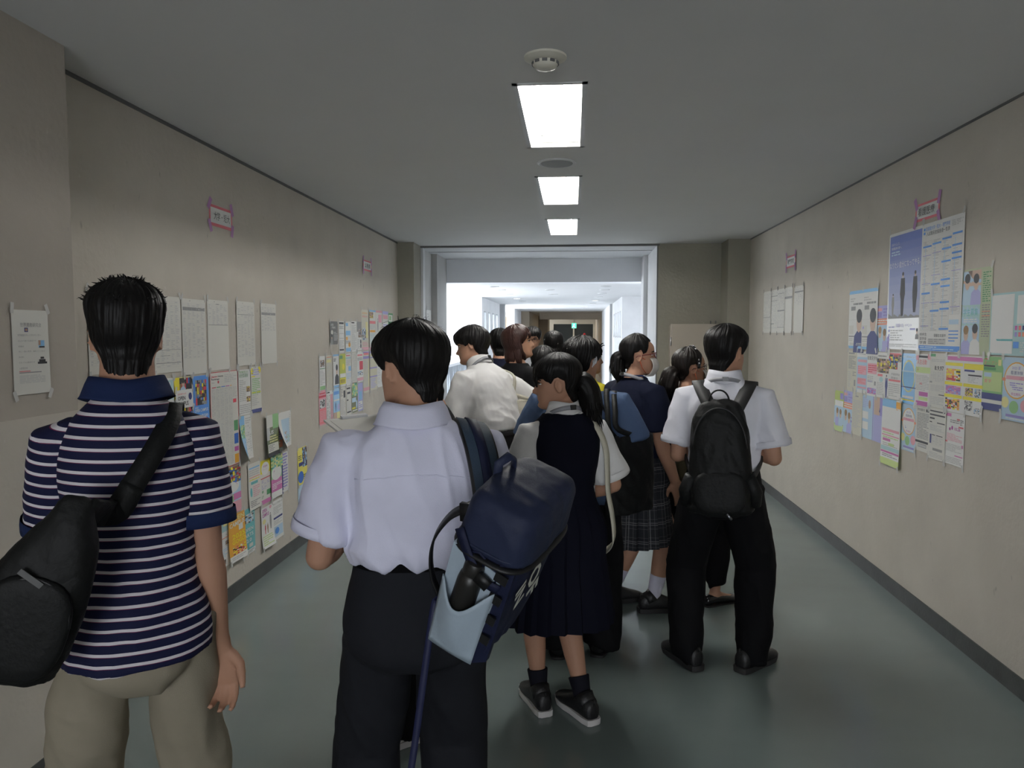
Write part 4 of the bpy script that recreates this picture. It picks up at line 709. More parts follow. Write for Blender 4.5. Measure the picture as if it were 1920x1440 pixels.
def add_hand(b, wr, hd, pn, sx, s, curl, n=9):
    """palm, four unequal bent fingers and a thumb; hd points to the fingertips, pn out of the palm"""
    pn = nrm(pn-hd*(pn@hd)); sd = np.cross(hd, pn)*(-sx)       # sd points to the thumb side
    b.loft([ell(wr+hd*a*s, sd, pn, rx*s, ry*s, 16, 2.4) for a, rx, ry in ((-.02,.026,.019),(.005,.028,.019),(.03,.036,.017),(.06,.042,.0155),(.085,.042,.014),(.096,.038,.011))])
    for i, (off, ln, r) in enumerate(((.031,.072,.0088),(.010,.080,.0092),(-.011,.074,.0088),(-.031,.058,.0078))):
        p = wr+hd*.078*s+sd*off*s; d = hd+sd*off*1.4; d = nrm(d); path = [p]; a = 0
        c = curl*(1+.12*i)
        for j, q in enumerate((.022, .42, .30, .26)):
            a += (0 if j == 0 else c*(.9 if j == 1 else .75)); path.append(path[-1]+(d*math.cos(a)+pn*math.sin(a))*(q if j == 0 else q*ln)*s)
        b.tube(path, np.array([r*1.05,r*1.05,r,r*.9,r*.72])*s, n)
    p = wr+hd*.022*s+sd*.026*s; d1 = nrm(hd*.62+sd*.70+pn*.32); d2 = nrm(hd*.90+sd*.25+pn*.35*(1+curl))
    b.tube([p, p+d1*.034*s, p+d1*.034*s+d2*.030*s, p+d1*.034*s+d2*.056*s], np.array([.015,.0125,.0105,.007])*s, n)
def limb(b, p0, p1, tab, n=16, m=0, sq=None):
    """tube between two joints with radius table over 0..1; sq = (axis, a, b) elliptical"""
    p0, p1 = np.asarray(p0), np.asarray(p1); t = np.array([q[0] for q in tab]); r = np.array([q[1] for q in tab])
    b.tube([p0+(p1-p0)*q for q in t], r, n, m=m)
TOR = dict(  # z, half width, half depth, y offset
    m=[(.455,.075,.085,.0),(.48,.135,.115,-.008),(.52,.166,.122,-.012),(.565,.160,.115,-.006),(.615,.142,.104,0),(.66,.146,.108,.004),(.71,.160,.118,.004),(.75,.168,.118,0),(.785,.162,.104,-.006),(.815,.134,.084,-.012),(.835,.098,.070,-.012),(.852,.066,.060,-.006)],
    f=[(.455,.085,.085,.0),(.48,.142,.118,-.008),(.52,.172,.126,-.014),(.565,.160,.114,-.006),(.615,.130,.096,0),(.66,.130,.102,.006),(.71,.142,.124,.014),(.75,.148,.118,.006),(.785,.146,.098,-.004),(.815,.120,.078,-.012),(.835,.084,.062,-.012),(.852,.056,.054,-.006)])
def torso_rings(sk, z0, z1, ease, k=16, n=28, p=2.3, w_=1.0, d_=1.0):
    tab = TOR['f' if sk['fem'] else 'm']; out = []
    for z in np.linspace(z0, z1, k):
        rx, ry, oy = cub(tab, np.array(z)); e = ease(z) if callable(ease) else ease
        ww = 1+(sk['w']-1)*float(np.interp(z, [.7,.85],[1,.2])); o, R = sk['S'](z, 0, oy*sk['s'])
        out.append(ell(o, R[:,0], R[:,1], (rx*ww*sk['tw']*sk['s']+e)*w_, (ry*ww*sk['s']+e)*d_, n, p))
    return out
UA = [(-.08,.036),(0,.044),(.15,.047),(.4,.047),(.7,.042),(1,.038),(1.05,.034)]
FA = [(-.05,.034),(0,.037),(.2,.042),(.45,.037),(.8,.029),(1,.0265),(1.05,.025)]
TH = [(-.1,.080),(0,.090),(.2,.086),(.5,.072),(.8,.058),(1,.052)]; CA = [(0,.052),(.12,.050),(.3,.056),(.5,.050),(.75,.038),(.95,.034),(1.05,.036)]
def sc(tab, s, e=0.0): return [(t, r*s+e) for t, r in tab]

def make_body(sp, sk, root, vox):
    b = MB(); s = sk['s']; w_ = sk['w']; lw = sp.get('limb', 1.0)
    b.loft(torso_rings(sk, .455, .85, -.006))
    for q, sx in (('L', -1), ('R', 1)):
        limb(b, sk['sh'+q], sk['el'+q], sc(UA, s*lw)); limb(b, sk['el'+q], sk['wr'+q], sc(FA, s*lw)); b.blob(sk['el'+q], .038*s*lw)
        b.tube([sk['S'](.80, sx*.06*s, -.01)[0], sk['sh'+q]], [.030*s,.038*s])
        add_hand(b, sk['wr'+q], sk['hd'+q], sk['pn'+q], sx, s*1.02, sk['cu'+q])
        lg = sp.get('legw', lw); limb(b, sk['hip'+q], sk['kn'+q], sc(TH, s*lg)); limb(b, sk['kn'+q], sk['an'+q], sc(CA, s*lg)); b.blob(sk['kn'+q], .053*s*lg)
        fd, an = sk['fd'+q], sk['an'+q]; up = V(0,0,1); rt = np.cross(fd, up)
        b.loft([ell(an+fd*y*s+up*(z-.082)*s, rt, up, rx*s, rz*s, 14) for y, z, rx, rz in ((-.055,.04,.022,.028),(-.03,.045,.033,.042),(.02,.05,.036,.046),(.08,.035,.040,.03),(.13,.026,.043,.021),(.17,.022,.036,.016),(.19,.02,.02,.012))])
    # neck and head
    hh, Rh, hO = sk['hh'], sk['Rh'], sk['hO']; nr = (.050 if sk['fem'] else .057)*s*sp.get('neck', 1.0)
    b.tube([sk['S'](.815, 0, -.02)[0], sk['S'](.845, 0, -.012)[0], hO+Rh@V(0,-.030,.02), hO+Rh@V(0,-.026,.09)], [nr*1.35, nr*1.10, nr, nr*.92], 18)
    Z, T, x, y = head_grid(44, 60); y = face(Z, T, x, y)
    pts = np.stack([x, y, Z], -1)*hh; pts = pts @ Rh.T + hO; b.loft(list(pts))
    for sx in (-1, 1):    # ears
        ec = hO+Rh@(V(sx*.325,-.055,.445)*hh); eR = Rh@Rz(sx*D(-24))@Rx(D(-12))
        rings = []
        for a, rr, d in ((-.010,.45,0),(-.004,.85,0),(.003,1,0),(.007,.94,0),(.004,.70,0),(.000,.35,0)):
            t = np.arange(18)*2*math.pi/18; ry = .0155+0*t; rz = .0285
            yy = np.cos(t)*ry*rr*(1+.18*np.sin(t)); zz = np.sin(t)*rz*rr
            rings.append(ec+np.stack([np.full(18, sx*a), yy, zz], -1)@eR.T)
        b.loft(rings)
    me = remesh(b, 'body', vox, 2, .4); v = mverts(me)
    me.polygons.foreach_set('use_smooth', np.ones(len(me.polygons), bool))
    o = finish('body', me, [M_SKIN, M_LIP], root)
    c = (mcent(me)-hO)@Rh/hh
    lip = (np.abs(c[:,2]-.21) < .034) & (np.abs(c[:,0]) < .085*(1-np.abs(c[:,2]-.21)/.05)) & (c[:,1] > .30)
    mi = np.zeros(len(c), np.int32); mi[lip] = 1; me.polygons.foreach_set('material_index', mi)
    if sp.get('eyes', True):
        for sx in (-1, 1):
            b = MB(); ec = hO+Rh@(V(sx*.135,.285,.503)*hh); b.blob(ec, V(.0135,.0125,.0047), Rh, 8, 14); b.blob(ec+Rh@V(sx*.0005,.0078,0), V(.0062,.0058,.0046), Rh, 6, 12, m=1); b.build('eye', [M_EYE, M_IRIS], root)
            b = MB(); pth = [hO+Rh@(V(sx*a, bb, cc)*hh) for a, bb, cc in ((.06,.365,.575),(.12,.365,.598),(.18,.33,.600),(.24,.28,.575))]; b.tube(pth, [(.0045,.003),(.0055,.003),(.0045,.003),(.002,.002)], 8, up=(0,0,1)); b.build('eyebrow', M_HAIR, root)
            b = MB(); pth = [hO+Rh@(V(sx*a, bb, cc)*hh) for a, bb, cc in ((.07,.345,.508),(.11,.350,.530),(.16,.332,.531),(.205,.30,.512))]; b.tube(pth, .0016, 6); b.build('eyelash', M_HAIR, root)
    return o

# hair: the scalp surface lifted where hair grows, sunk below the skin elsewhere
HAIRS = dict(
    short=dict(line=[(0,.80),(40,.78),(55,.70),(66,.50),(76,.45),(84,.60),(98,.57),(107,.36),(120,.16),(140,.05),(180,.0)], top=.022, side=.011, back=.015, nape=.006, front=.026, rough=.0035),
    mop=dict(line=[(0,.66),(35,.64),(50,.60),(62,.50),(74,.46),(82,.56),(104,.52),(116,.42),(140,.20),(160,.08),(180,.02)], top=.024, side=.021, back=.026, nape=.006, front=.036, rough=.003),
    bowl=dict(line=[(0,.60),(40,.56),(55,.50),(72,.42),(82,.46),(100,.42),(118,.14),(140,-.02),(180,-.05)], top=.030, side=.034, back=.034, nape=.012, front=.034, rough=.0025),
    tied=dict(line=[(0,.86),(40,.84),(58,.76),(70,.56),(80,.50),(88,.62),(108,.56),(120,.30),(140,.16),(180,.14)], top=.018, side=.012, back=.016, nape=.006, front=.012, rough=.002),
    bangs=dict(line=[(0,.60),(40,.585),(54,.565),(66,.50),(75,.50),(86,.60),(108,.54),(120,.28),(140,.10),(180,.06)], top=.024, side=.016, back=.020, nape=.006, front=.018, rough=.0025),
    lob=dict(line=[(0,.74),(30,.70),(46,.62),(62,.48),(76,.42),(86,.06),(100,-.10),(180,-.15)], top=.026, side=.026, back=.030, nape=.030, front=.022, rough=.002))
def make_hair(sp, sk, root):
    st = dict(HAIRS[sp.get('hair', 'short')]); st.update(sp.get('hairopt', {})); hh, Rh, hO = sk['hh'], sk['Rh'], sk['hO']
    nz, nt = 84, 210; Z, T, x, y = head_grid(nz, nt, -.06, 1.0)
    A = np.degrees(np.abs((T+math.pi) % (2*math.pi)-math.pi)); side = np.where(np.sin(T) >= 0, 1, -1)
    bw = sm(92, 128, A)*sm(.42, .22, Z); ca = np.cos(T)
    y = y*(1-bw) + bw*(-.13+np.minimum(ca,0)*(.275+.02*np.clip(.3-Z,0,.3))); x = x*(1-bw) + bw*np.sign(x)*.252*np.abs(np.sin(T))**.9
    line = lin(st['line'], A) + .022*vnoise(np.stack([T.ravel()*9, T.ravel()*0+sp.get('seed',1), T.ravel()*0], -1)).reshape(T.shape)*st.get('fray', 1)
    msk = sm(-.012, .035, Z-line)
    th = lin([(0,st['front']),(50,st['side']*.6+st['front']*.4),(85,st['side']),(125,(st['side']+st['back'])/2),(180,st['back'])], A)
    th = th*(1-sm(.62,.95,Z)) + st['top']*sm(.62,.95,Z)
    low = sm(.04,.70,Z)*np.where(A > 80, 1, 0)+np.where(A > 80, 0, 1); th = st['nape']+(th-st['nape'])*low
    pz = np.stack([T.ravel()*7+Z.ravel()*1.5, Z.ravel()*3.2, T.ravel()*0+sp.get('seed',1)*3.7], -1)
    th = th + st['rough']*(vnoise(pz*V(1,.6,1))*.7+.9*vnoise(pz*V(3.3,.8,1))+.5*vnoise(pz*V(7,1,1))).reshape(Z.shape)*msk
    th = th*(.35+.65*sm(-.01, .22, Z-line)); t = msk*th - (1-msk)*.016
    n = np.stack([x/np.maximum(.1,.335)**2, (y+.03)/.42**2, (Z-.52)/.50**2*np.where(Z > .5, 1, .25)], -1); n /= np.linalg.norm(n, axis=-1, keepdims=True)
    pts = np.stack([x, y, Z], -1)*hh + n*t[..., None]
    b = MB(); b.loft(list(pts @ Rh.T + hO))
    R = np.random.default_rng(sp.get('seed', 1)); hp = lambda a, bb, c: hO+Rh@(V(a, bb, c)*hh)
    for kind in sp.get('locks', []):
        if kind[0] == 'spikes':           # loose tufts on the crown
            for _ in range(kind[1]):
                a, e = R.uniform(0, 2*math.pi), math.asin(R.uniform(.55, .98)); d = V(math.cos(a)*math.cos(e), math.sin(a)*math.cos(e), math.sin(e)); p = V(d[0]*.33, d[1]*.42-.03, .52+d[2]*.47)*hh+d*st['top']*.8
                q = nrm(d*.8+R.normal(0,.45,3)+V(0,.25,.1)); ln = R.uniform(.012,.030)*kind[2]; b.tube([hO+Rh@(p-d*.012), hO+Rh@(p+q*ln*.5), hO+Rh@(p+q*ln+V(0,.004,-.004))], [.0042,.0028,.0004], 5)
        elif kind[0] == 'strands':        # flyaway single hairs
            for _ in range(kind[1]):
                a, e = R.uniform(0, 2*math.pi), R.uniform(.6, 1.4); d = V(math.cos(a)*math.cos(e), math.sin(a)*math.cos(e), math.sin(e)); p = V(d[0]*.33, d[1]*.42-.03, .52+d[2]*.47)*hh+d*st['top']
                q = nrm(np.cross(d, R.normal(0,1,3)))*.6+d*.6; b.tube([hO+Rh@(p-d*.012), hO+Rh@(p+q*.02), hO+Rh@(p+q*.04+V(0,0,-.012))], [.0005,.0005,.0003], 4)
        elif kind[0] == 'tail':           # tied tail: head-local root and world-ish drop points
            pth = [hp(*q) for q in kind[1]]; rad = kind[2]; k = 26; tt = np.linspace(0, 1, k); arr = np.array(pth); xs = np.linspace(0, 1, len(pth))
            P = np.stack([cub([(xs[i], arr[i,j]) for i in range(len(pth))], tt) for j in range(3)], -1); rr = np.interp(tt, np.linspace(0,1,len(rad)), rad)
            nn = 40; rings = []; Tn = np.gradient(P, axis=0); ux = Rh[:,0]
            for i in range(k):
                tn = nrm(Tn[i]); xx = nrm(ux-tn*(ux@tn)); yy = np.cross(tn, xx); an = np.arange(nn)*2*math.pi/nn
                g = rr[i]*(1+.16*vnoise(np.stack([an*4, an*0+tt[i]*2.2, an*0+5], -1))+.10*vnoise(np.stack([an*9, an*0+tt[i]*3, an*0+9], -1))); rings.append(P[i]+np.outer(np.cos(an)*g, xx)+np.outer(np.sin(an)*g*kind[3] if len(kind) > 3 else np.sin(an)*g, yy))
            b.loft(rings)
            for _ in range(kind[4] if len(kind) > 4 else 26):   # loose ends
                i = R.integers(k//2, k); a = R.uniform(0, 2*math.pi); d = nrm(Tn[i]); o_ = nrm(np.cross(d, R.normal(0,1,3))); p = P[i]+o_*rr[i]*.8; b.tube([p-d*.03, p+o_*.012+d*.012, p+o_*.016+d*.045], [.006,.004,.0006], 5)
        elif kind[0] == 'locks':          # hanging locks round the neck or over the forehead
            for (a0, z0, z1, cnt, rad) in kind[1:]:
                for j in range(cnt):
                    ang = D(a0+R.uniform(-9, 9)); ex = cub(HEADT, np.array(max(z0, .3))); rx, ry = ex[2]+.06, (ex[0]-ex[1])/2+.05; c0 = (ex[0]+ex[1])/2
                    p = [V(math.sin(ang)*rx*q, c0+math.cos(ang)*ry*q, z)*hh for z, q in ((z0,.98),((z0+z1)/2,1.04),(z1+R.uniform(-.03,.03),1.0))]
                    b.tube([hO+Rh@q for q in p], [rad, rad*.9, .001], 7)
    o = b.build('hair', sp.get('hairmat', M_HAIR), root); return o

def folds(me, amp, scale=(9,9,5), seed=0, lim=None):
    """cloth drape: broad soft folds and sharper slanting creases"""
    v = mverts(me); n = mnorm(me); q = v*np.array(scale)+seed*3.1
    wv = np.stack([vnoise(q*.6+5), vnoise(q*.6+11), vnoise(q*.6+17)], -1)*.9
    sk_ = q + np.stack([q[:,2]*.55, q[:,2]*.3, q[:,0]*.35], -1)
    f = vnoise(q*.8+wv); g = 1-2.2*np.abs(vnoise(sk_*1.35+wv*1.2+7)); h = 1-2.2*np.abs(vnoise(sk_*V(2.6,2.6,1.7)+wv*1.6+13))
    a = amp*(f*.8+np.clip(g,-.6,1)*.55+np.clip(h,-.5,1)*.28)
    if lim is not None: a = a*lim(v)
    mset(me, v+n*a[:,None])
def sleeve(b, sh, el, s, length, r0, r1, inner, fore=None, n=22, hollow=True):
    """a sleeve from inside the shoulder to part of the upper arm, its cuff hollow"""
    pts = [inner, inner*.45+sh*.55, sh]; d = el-sh; rad = [r0*.92, r0*.97, r0*1.02]
    for t in (.25, .5, .75, 1.0): pts.append(sh+d*length*t); rad.append(r0*1.04+(r1-r0*1.04)*t)
    pts = np.array(pts); 
    if hollow:
        e = pts[-1]; dn = nrm(d); pts = np.vstack([pts, e+dn*.003, e-dn*.002, e-dn*.045]); rad += [r1*.97, r1*.80, r1*.70]
    b.tube(pts, rad, n)
def collar(sk, root, m, h=.035, r=.066, drop=.03, flare=.022, name='collar', gapdeg=28, k=40, tilt=.0, up=.0):
    """folded shirt collar standing round the neck, open at the front"""
    o, R = sk['S'](.838, 0, -.008*sk['s']); s = sk['s']; nr = r*s; b = MB(); t = np.radians(np.linspace(gapdeg, 360-gapdeg, k)); rings = []
    prof = [(nr*1.02,-.012),(nr*.98,h*.6),(nr*1.0,h),(nr*1.07,h+.002),(nr+flare*.55,h*.45),(nr+flare,-drop+.006),(nr+flare+.004,-drop),(nr+flare-.004,-drop+.004)]
    for a in t:
        bk = (1-math.cos(a))/2; dirn = R[:,0]*math.sin(a)*1.08+R[:,1]*math.cos(a)*1.06
        rings.append(np.array([o+dirn*(rr+tilt*bk)+R[:,2]*(z+up+.020*bk-.012*(1-bk)+.020*abs(math.sin(a))**1.5) for rr, z in prof]))
    b.loft(rings, (True, True)); b.build(name, m, root); return o, R
def band(sk, root, z, e, h, m, name, k=48, z1=None):
    """a flat band round the torso (belt, waistband)"""
    b = MB(); rr = [torso_rings(sk, zz, zz, ee, 1, k)[0] for zz, ee in ((z, e), (z+h, e), (z+h, e-.006), (z, e-.006))]; b.loft(rr+[rr[0]], (False, False)); return b.build(name, m, root)
def lanyard(sk, root, m=None, front=False, r=.088, zo=.012):
    o, R = sk['S'](.838, 0, -.008*sk['s']); s = sk['s']; b = MB(); b2 = MB(); t = np.radians(np.linspace(62, 298, 40)); rings = []
    for a in t:
        bk = (1-math.cos(a))/2; dirn = R[:,0]*math.sin(a)*1.02+R[:,1]*math.cos(a)*1.02
        p0 = o+dirn*(r*s+.004)+R[:,2]*(zo-.006+.02*bk-.05*(1-bk)); p1 = p0+R[:,2]*.019-dirn*.006
        rings.append(np.array([p0, p1, p1+dirn*.0025, p0+dirn*.0025]))
    ls, le = rings[0].mean(0), rings[-1].mean(0); b.loft(rings); q = b.build('lanyard', m or M_LAN, root)
    i = 19; c = rings[i].mean(0); d = nrm(c-o-R[:,2]*((c-o)@R[:,2])); b2.box(c+d*.002, (.026, .006, .021), np.stack([np.cross(d, R[:,2]), d, R[:,2]], -1)); b2.build('buckle', mat('black_plastic', (.02,.02,.02), .35), q, smooth=False)
def trousers(sp, sk, root, m, vox, top=.605, ew=.018, leg=(.098,.094,.082,.080), hem=.045, amp=.007, name='trousers', cut=None):
    b = MB(); s = sk['s']; b.loft(torso_rings(sk, .455, top, lambda z: ew))
    for q, sx in (('L',-1),('R',1)):
        hip, kn, an = sk['hip'+q], sk['kn'+q], sk['an'+q]; up0 = hip+V(sx*.012,0,.06*s)
        foot = kn+(an-kn)*(1 if cut is None else cut); end = V(foot[0], foot[1], hem) if cut is None else foot
        pts = [up0, hip, hip*.5+kn*.5, kn, kn*.45+end*.55, end+V(0,0,.06), end]; rad = [leg[0]*.95, leg[0], (leg[0]+leg[1])/2, leg[1], (leg[1]+leg[2])/2, leg[2], leg[3]]
        pts = [p+V(sx*.004, 0, 0) for p in pts]; rad = [r*s*sk['w']**.5 for r in rad]
        pts += [end-V(0,0,.002), end+V(0,0,.002), end+V(0,0,.04)]; rad += [leg[3]*s*.96, leg[3]*s*.8, leg[3]*s*.7]
        b.tube(pts, rad, 26)
    me = remesh(b, name, vox, 4); folds(me, amp, (7,7,4.5), sp.get('seed',1), lambda v: .35+.65*sm(.62*sk['H'], .45*sk['H'], v[:,2]) + .8*sm(.30, .08, v[:,2]))
    return finish(name, me, m, root)
def shirt(sp, sk, root, m, vox, z0=.60, ease=.020, waist=.022, r0=.064, r1=.082, ln=.68, amp=.006, fsc=(8,8,6), name='shirt', sep=None, hollow=True, top=.852, zlow=None, attr=False, hemk=.55):
    s = sk['s']; b = MB(); eas = lambda z: np.interp(z, [z0, z0+.02, .68, .78, .82, .852], [waist*hemk, waist*max(1,(hemk+1)/2), (waist+ease)/2, ease, ease*.62, .008])
    rr = torso_rings(sk, z0, top, eas, 22, 32)
    rr = [rr[0]*.3+rr[0].mean(0)*.7 + (sk['S'](z0)[1]@V(0,0,.03)), rr[0]*.93+rr[0].mean(0)*.07+V(0,0,.004)]+rr if zlow is None else rr
    b.loft(rr); rw = sk['w']**.5
    sl = {}
    for q, sx in (('L',-1),('R',1)):
        bb = b if sep is None else MB(); inn = sk['S'](.793, sx*.09*s, -.008)[0]
        sleeve(bb, sk['sh'+q], sk['el'+q], s, ln, r0*s*rw, r1*s*rw, inn, hollow=hollow); sl[q] = bb
    me = remesh(b, name, vox, 4); H = sk['H']
    folds(me, amp, fsc, sp.get('seed',1)+2, lambda v: .55+.75*sm(.74*H, .62*H, v[:,2]))
    if attr:
        v = mverts(me); at = me.attributes.new('stripe', 'FLOAT', 'POINT'); at.data.foreach_set('value', (v[:,2]+.006*np.sin(v[:,0]*11+1)+.015*np.abs(v[:,0])).astype(np.float32))
    o = finish(name, me, m, root); outs = [o]
    if sep is not None:
        for q in 'LR':
            me = remesh(sl[q], 'sleeve', vox, 4); folds(me, amp*.8, (9,9,9), 5)
            v = mverts(me); d = nrm(sk['el'+q]-sk['sh'+q]); at = me.attributes.new('stripe', 'FLOAT', 'POINT'); at.data.foreach_set('value', (-(v-sk['sh'+q])@d+sk['sh'+q][2]).astype(np.float32))
            outs.append(finish('sleeve', me, sep, root))
    return outs
def seam(sk, root, me, zr, m, name='yoke_seam', back=True):
    """a stitched seam lying on the back of a shirt"""
    v = mverts(me); n = mnorm(me); S = sk['S']; o, R = S(zr); q = (v-o)@R; pts = []
    for xx in np.linspace(-.15, .15, 26)*sk['s']:
        k = np.where((np.abs(q[:,0]-xx) < .011) & (np.abs(q[:,2]+.10*abs(xx)) < .010) & (q[:,1] < 0))[0]
        if len(k): pts.append((v[k]+n[k]*.0006).mean(0))
    if len(pts) > 4: b = MB(); b.tube(pts, .0016, 6); b.build(name, m, root)
def cuff(sk, q, root, m, ln, r, h=.022, name='cuff'):
    d = nrm(sk['el'+q]-sk['sh'+q]); e = sk['sh'+q]+(sk['el'+q]-sk['sh'+q])*ln; b = MB(); s = sk['s']*sk['w']**.5
    b.tube([e-d*h, e-d*h*.5, e+d*.004, e+d*.005, e-d*.004, e-d*h], [r*s*1.015, r*s*1.03, r*s*1.02, r*s*.97, r*s*.86, r*s*.80], 30, (False, False)); b.build(name, m, root)
def skirt(sp, sk, root, m, zt, zb, r0, r1, pleats=22, depth=.012, n=220, name='skirt', dy=0.0, cy=None):
    b = MB(); rows = 30; t = np.arange(n)*2*math.pi/n; rings = []; s = sk['s']; H = sk['H']
    top = sk['S'](zt)[0]; ph = (t*pleats/(2*math.pi)) % 1.0; saw = np.where(ph < .82, ph/.82, (1-ph)/.18)-.5
    fe = (sk['anL']+sk['anR'])/2*.35
    for i in range(rows+1):
        k = i/rows; z = top[2]*(1-k)+zb*k; rx = r0[0]+(r1[0]-r0[0])*k**.8; ry = r0[1]+(r1[1]-r0[1])*k**.8; bump = .022*math.sin(math.pi*min(1, k*2.2))*(1 if k < .455 else 0)
        d = 1+saw*depth*(.25+1.2*k)/max(rx,.1)+.045*k*vnoise(np.stack([np.cos(t)*2.4, np.sin(t)*2.4, t*0+k*1.1+sp.get('seed',1)], -1))
        c = V(top[0]*(1-k)+fe[0]*k, top[1]*(1-k)+fe[1]*k+dy*k, 0); zz = z+.006*np.sin(t*3+1)*k
        rings.append(np.stack([c[0]+np.cos(t)*(rx+bump)*d, c[1]+np.sin(t)*(ry+bump)*d, np.broadcast_to(zz, t.shape)], -1))
    inner = [r*.97+np.append(r[:,:2].mean(0), r[:,2].mean())*.03 for r in rings[::-1]]; inner = [q for q in inner[:10]]
    u = np.concatenate([t]*(len(rings)+len(inner))); b.loft(rings+inner, (True, True), a=0.0)
    b.at = [u]; return b.build(name, m, root, smooth=50, attr='around')
def shoe(sk, q, root, up_m, sole_m, style='sneaker', h=.082, name='shoe'):
    s = sk['s']; an, fd = sk['an'+q], sk['fd'+q]; up = V(0,0,1); rt = np.cross(fd, up); g = an-up*an[2]+up*(an[2]-.082*s); k = s*1.0
    P = lambda y, z: g+fd*y*k+up*z*k
    b = MB(); tab = [(-.088,.048,.020,.034),(-.080,.052,.034,.046),(-.05,.058,.041,.052),(.0,.060,.042,.056),(.04,.055,.045,.052),(.08,.044,.050,.042),(.125,.034,.053,.032),(.165,.028,.050,.026),(.195,.024,.036,.020),(.208,.022,.016,.010)]
    if style == 'flat': tab = [(y, z*.62, rx*.92, rz*.62) for y, z, rx, rz in tab]
    b.loft([ell(P(y, z+.006), rt, up, rx*k, rz*k, 20, 2.3) for y, z, rx, rz in tab]); 
    if style != 'flat': b.tube([P(-.045,.075), P(-.02,.088), P(0,.105 if style == 'sneaker' else .095)], [.044*k,.045*k,.049*k], 18)
    u = b.build(name, up_m, root)
    b = MB(); th = .030 if style == 'sneaker' else (.016 if style == 'leather' else .010); so = [(-.097,.022),(-.089,.036),(-.05,.045),(0,.046),(.05,.047),(.10,.054),(.15,.055),(.19,.040),(.212,.016)]
    rows = [[], []]
    for y, wd in so:
        tip = .012*max(0, (y-.12)/.08)**1.5 if style == 'sneaker' else 0
        rows[0].append((y, wd, tip)); 
    ringz = []
    for y, wd, tip in rows[0]: ringz.append(np.array([P(y, .002+tip)-rt*wd*k*.96, P(y, .002+tip)+rt*wd*k*.96, P(y, th+tip*.6)+rt*wd*k, P(y, th+tip*.6)-rt*wd*k]))
    b.loft(ringz); b.build('sole', sole_m, u, smooth=35)
    if style == 'sneaker':
        b = MB()
        for yy in (.05,.07,.09,.11): b.tube([P(yy, .105-yy*.42)-rt*.022*k, P(yy+.008, .118-yy*.45), P(yy, .105-yy*.42)+rt*.022*k], .0035*k, 6)
        b.build('lace', up_m, u)
        b = MB(); b.tube([P(-.080,.09), P(-.094,.105), P(-.090,.122), P(-.078,.112)], .003*k, 6); b.build('heel_loop', up_m, u)
def sock(sk, q, root, m, top, r=.040):
    s = sk['s']; an, kn = sk['an'+q], sk['kn'+q]; d = nrm(kn-an); b = MB(); a0 = an-V(0,0,.02*s)
    pts = [a0, an+d*.02, an+d*(top*.5), an+d*(top-.004), an+d*top, an+d*(top-.002)]; b.tube(pts, [r*s*1.0, r*s, r*s*1.08, r*s*1.24, r*s*1.20, r*s*.9], 20); b.build('sock', m, root)
def glasses(sk, root, m, full=True):
    hh, Rh, hO = sk['hh'], sk['Rh'], sk['hO']; hp = lambda a, b_, c: hO+Rh@(V(a, b_, c)*hh); r = None
    b = MB()
    for sx in (-1, 1):
        t = np.linspace(0, 2*math.pi, 25); b.tube([hp(sx*(.145+.105*math.cos(q)), .425-.02*abs(math.cos(q))-.05*max(0, math.cos(q)), .495+.078*math.sin(q)) for q in t], .0019, 6, (False, False))
        b.tube([hp(sx*.25,.37,.525), hp(sx*.30,.30,.53), hp(sx*.345,.0,.50), hp(sx*.345,-.10,.49), hp(sx*.34,-.15,.45)], .0022, 6)
    b.tube([hp(-.04,.44,.51), hp(0,.455,.52), hp(.04,.44,.51)], .0019, 6); g = b.build('glasses', m, root)
    return g
def mask(sk, root):
    hh, Rh, hO = sk['hh'], sk['Rh'], sk['hO']; b = MB(); rings = []; n = 23
    for k in np.linspace(0, 1, 15):
        z = .415-.47*k; wd = .25+.05*math.sin(math.pi*k)-.05*k; dep = .425+.12*math.sin(math.pi*min(1, k*1.05))**.8-.035*k
        a = np.linspace(-1, 1, n); x = a*wd; y = dep-.215*np.abs(a)**2.3-.02*k; zz = z+.03*np.abs(a)*(.5-k)
        rings.append(np.stack([x, y, zz], -1)*hh@Rh.T+hO)
    b.loft(rings, (False, False), closed=False); o = b.build('face_mask', mat('pale_grey_mask', (.56,.53,.49), .8, bump=.2, bscale=90), root)
    sl = o.modifiers.new('s', 'SOLIDIFY'); sl.thickness = .002
    for sx in (-1, 1):
        b = MB(); hp = lambda a, b_, c: hO+Rh@(V(sx*a, b_, c)*hh)
        b.tube([hp(.235,.19,.36), hp(.30,.08,.40), hp(.345,-.04,.47)], .0022, 6); b.tube([hp(.215,.12,.03), hp(.29,.02,.16), hp(.34,-.05,.36)], .0022, 6); b.build('ear_loop', mat('orange_elastic', (.55,.10,.03), .6), o)
    return o
def person(name, label, pos, heading, **sp):
    root = empty('person', (pos[0], pos[1], 0), D(heading)); tag(root, label, 'person', 'people looking at the posters')
    if 'wfeet' in sp:
        Q = Rz(-D(heading)); sp['feet'] = [tuple((Q@V(f[0]-pos[0], f[1]-pos[1], 0))[:2])+(f[2]-heading,) for f in sp['wfeet']]
    sk = skeleton(sp); sk['root'] = root; sk['M'] = lambda p: np.asarray(p)@Rz(D(heading)).T+V(pos[0], pos[1], 0)
    make_body(sp, sk, root, sp.get('vox', .007)); make_hair(sp, sk, root); return root, sk
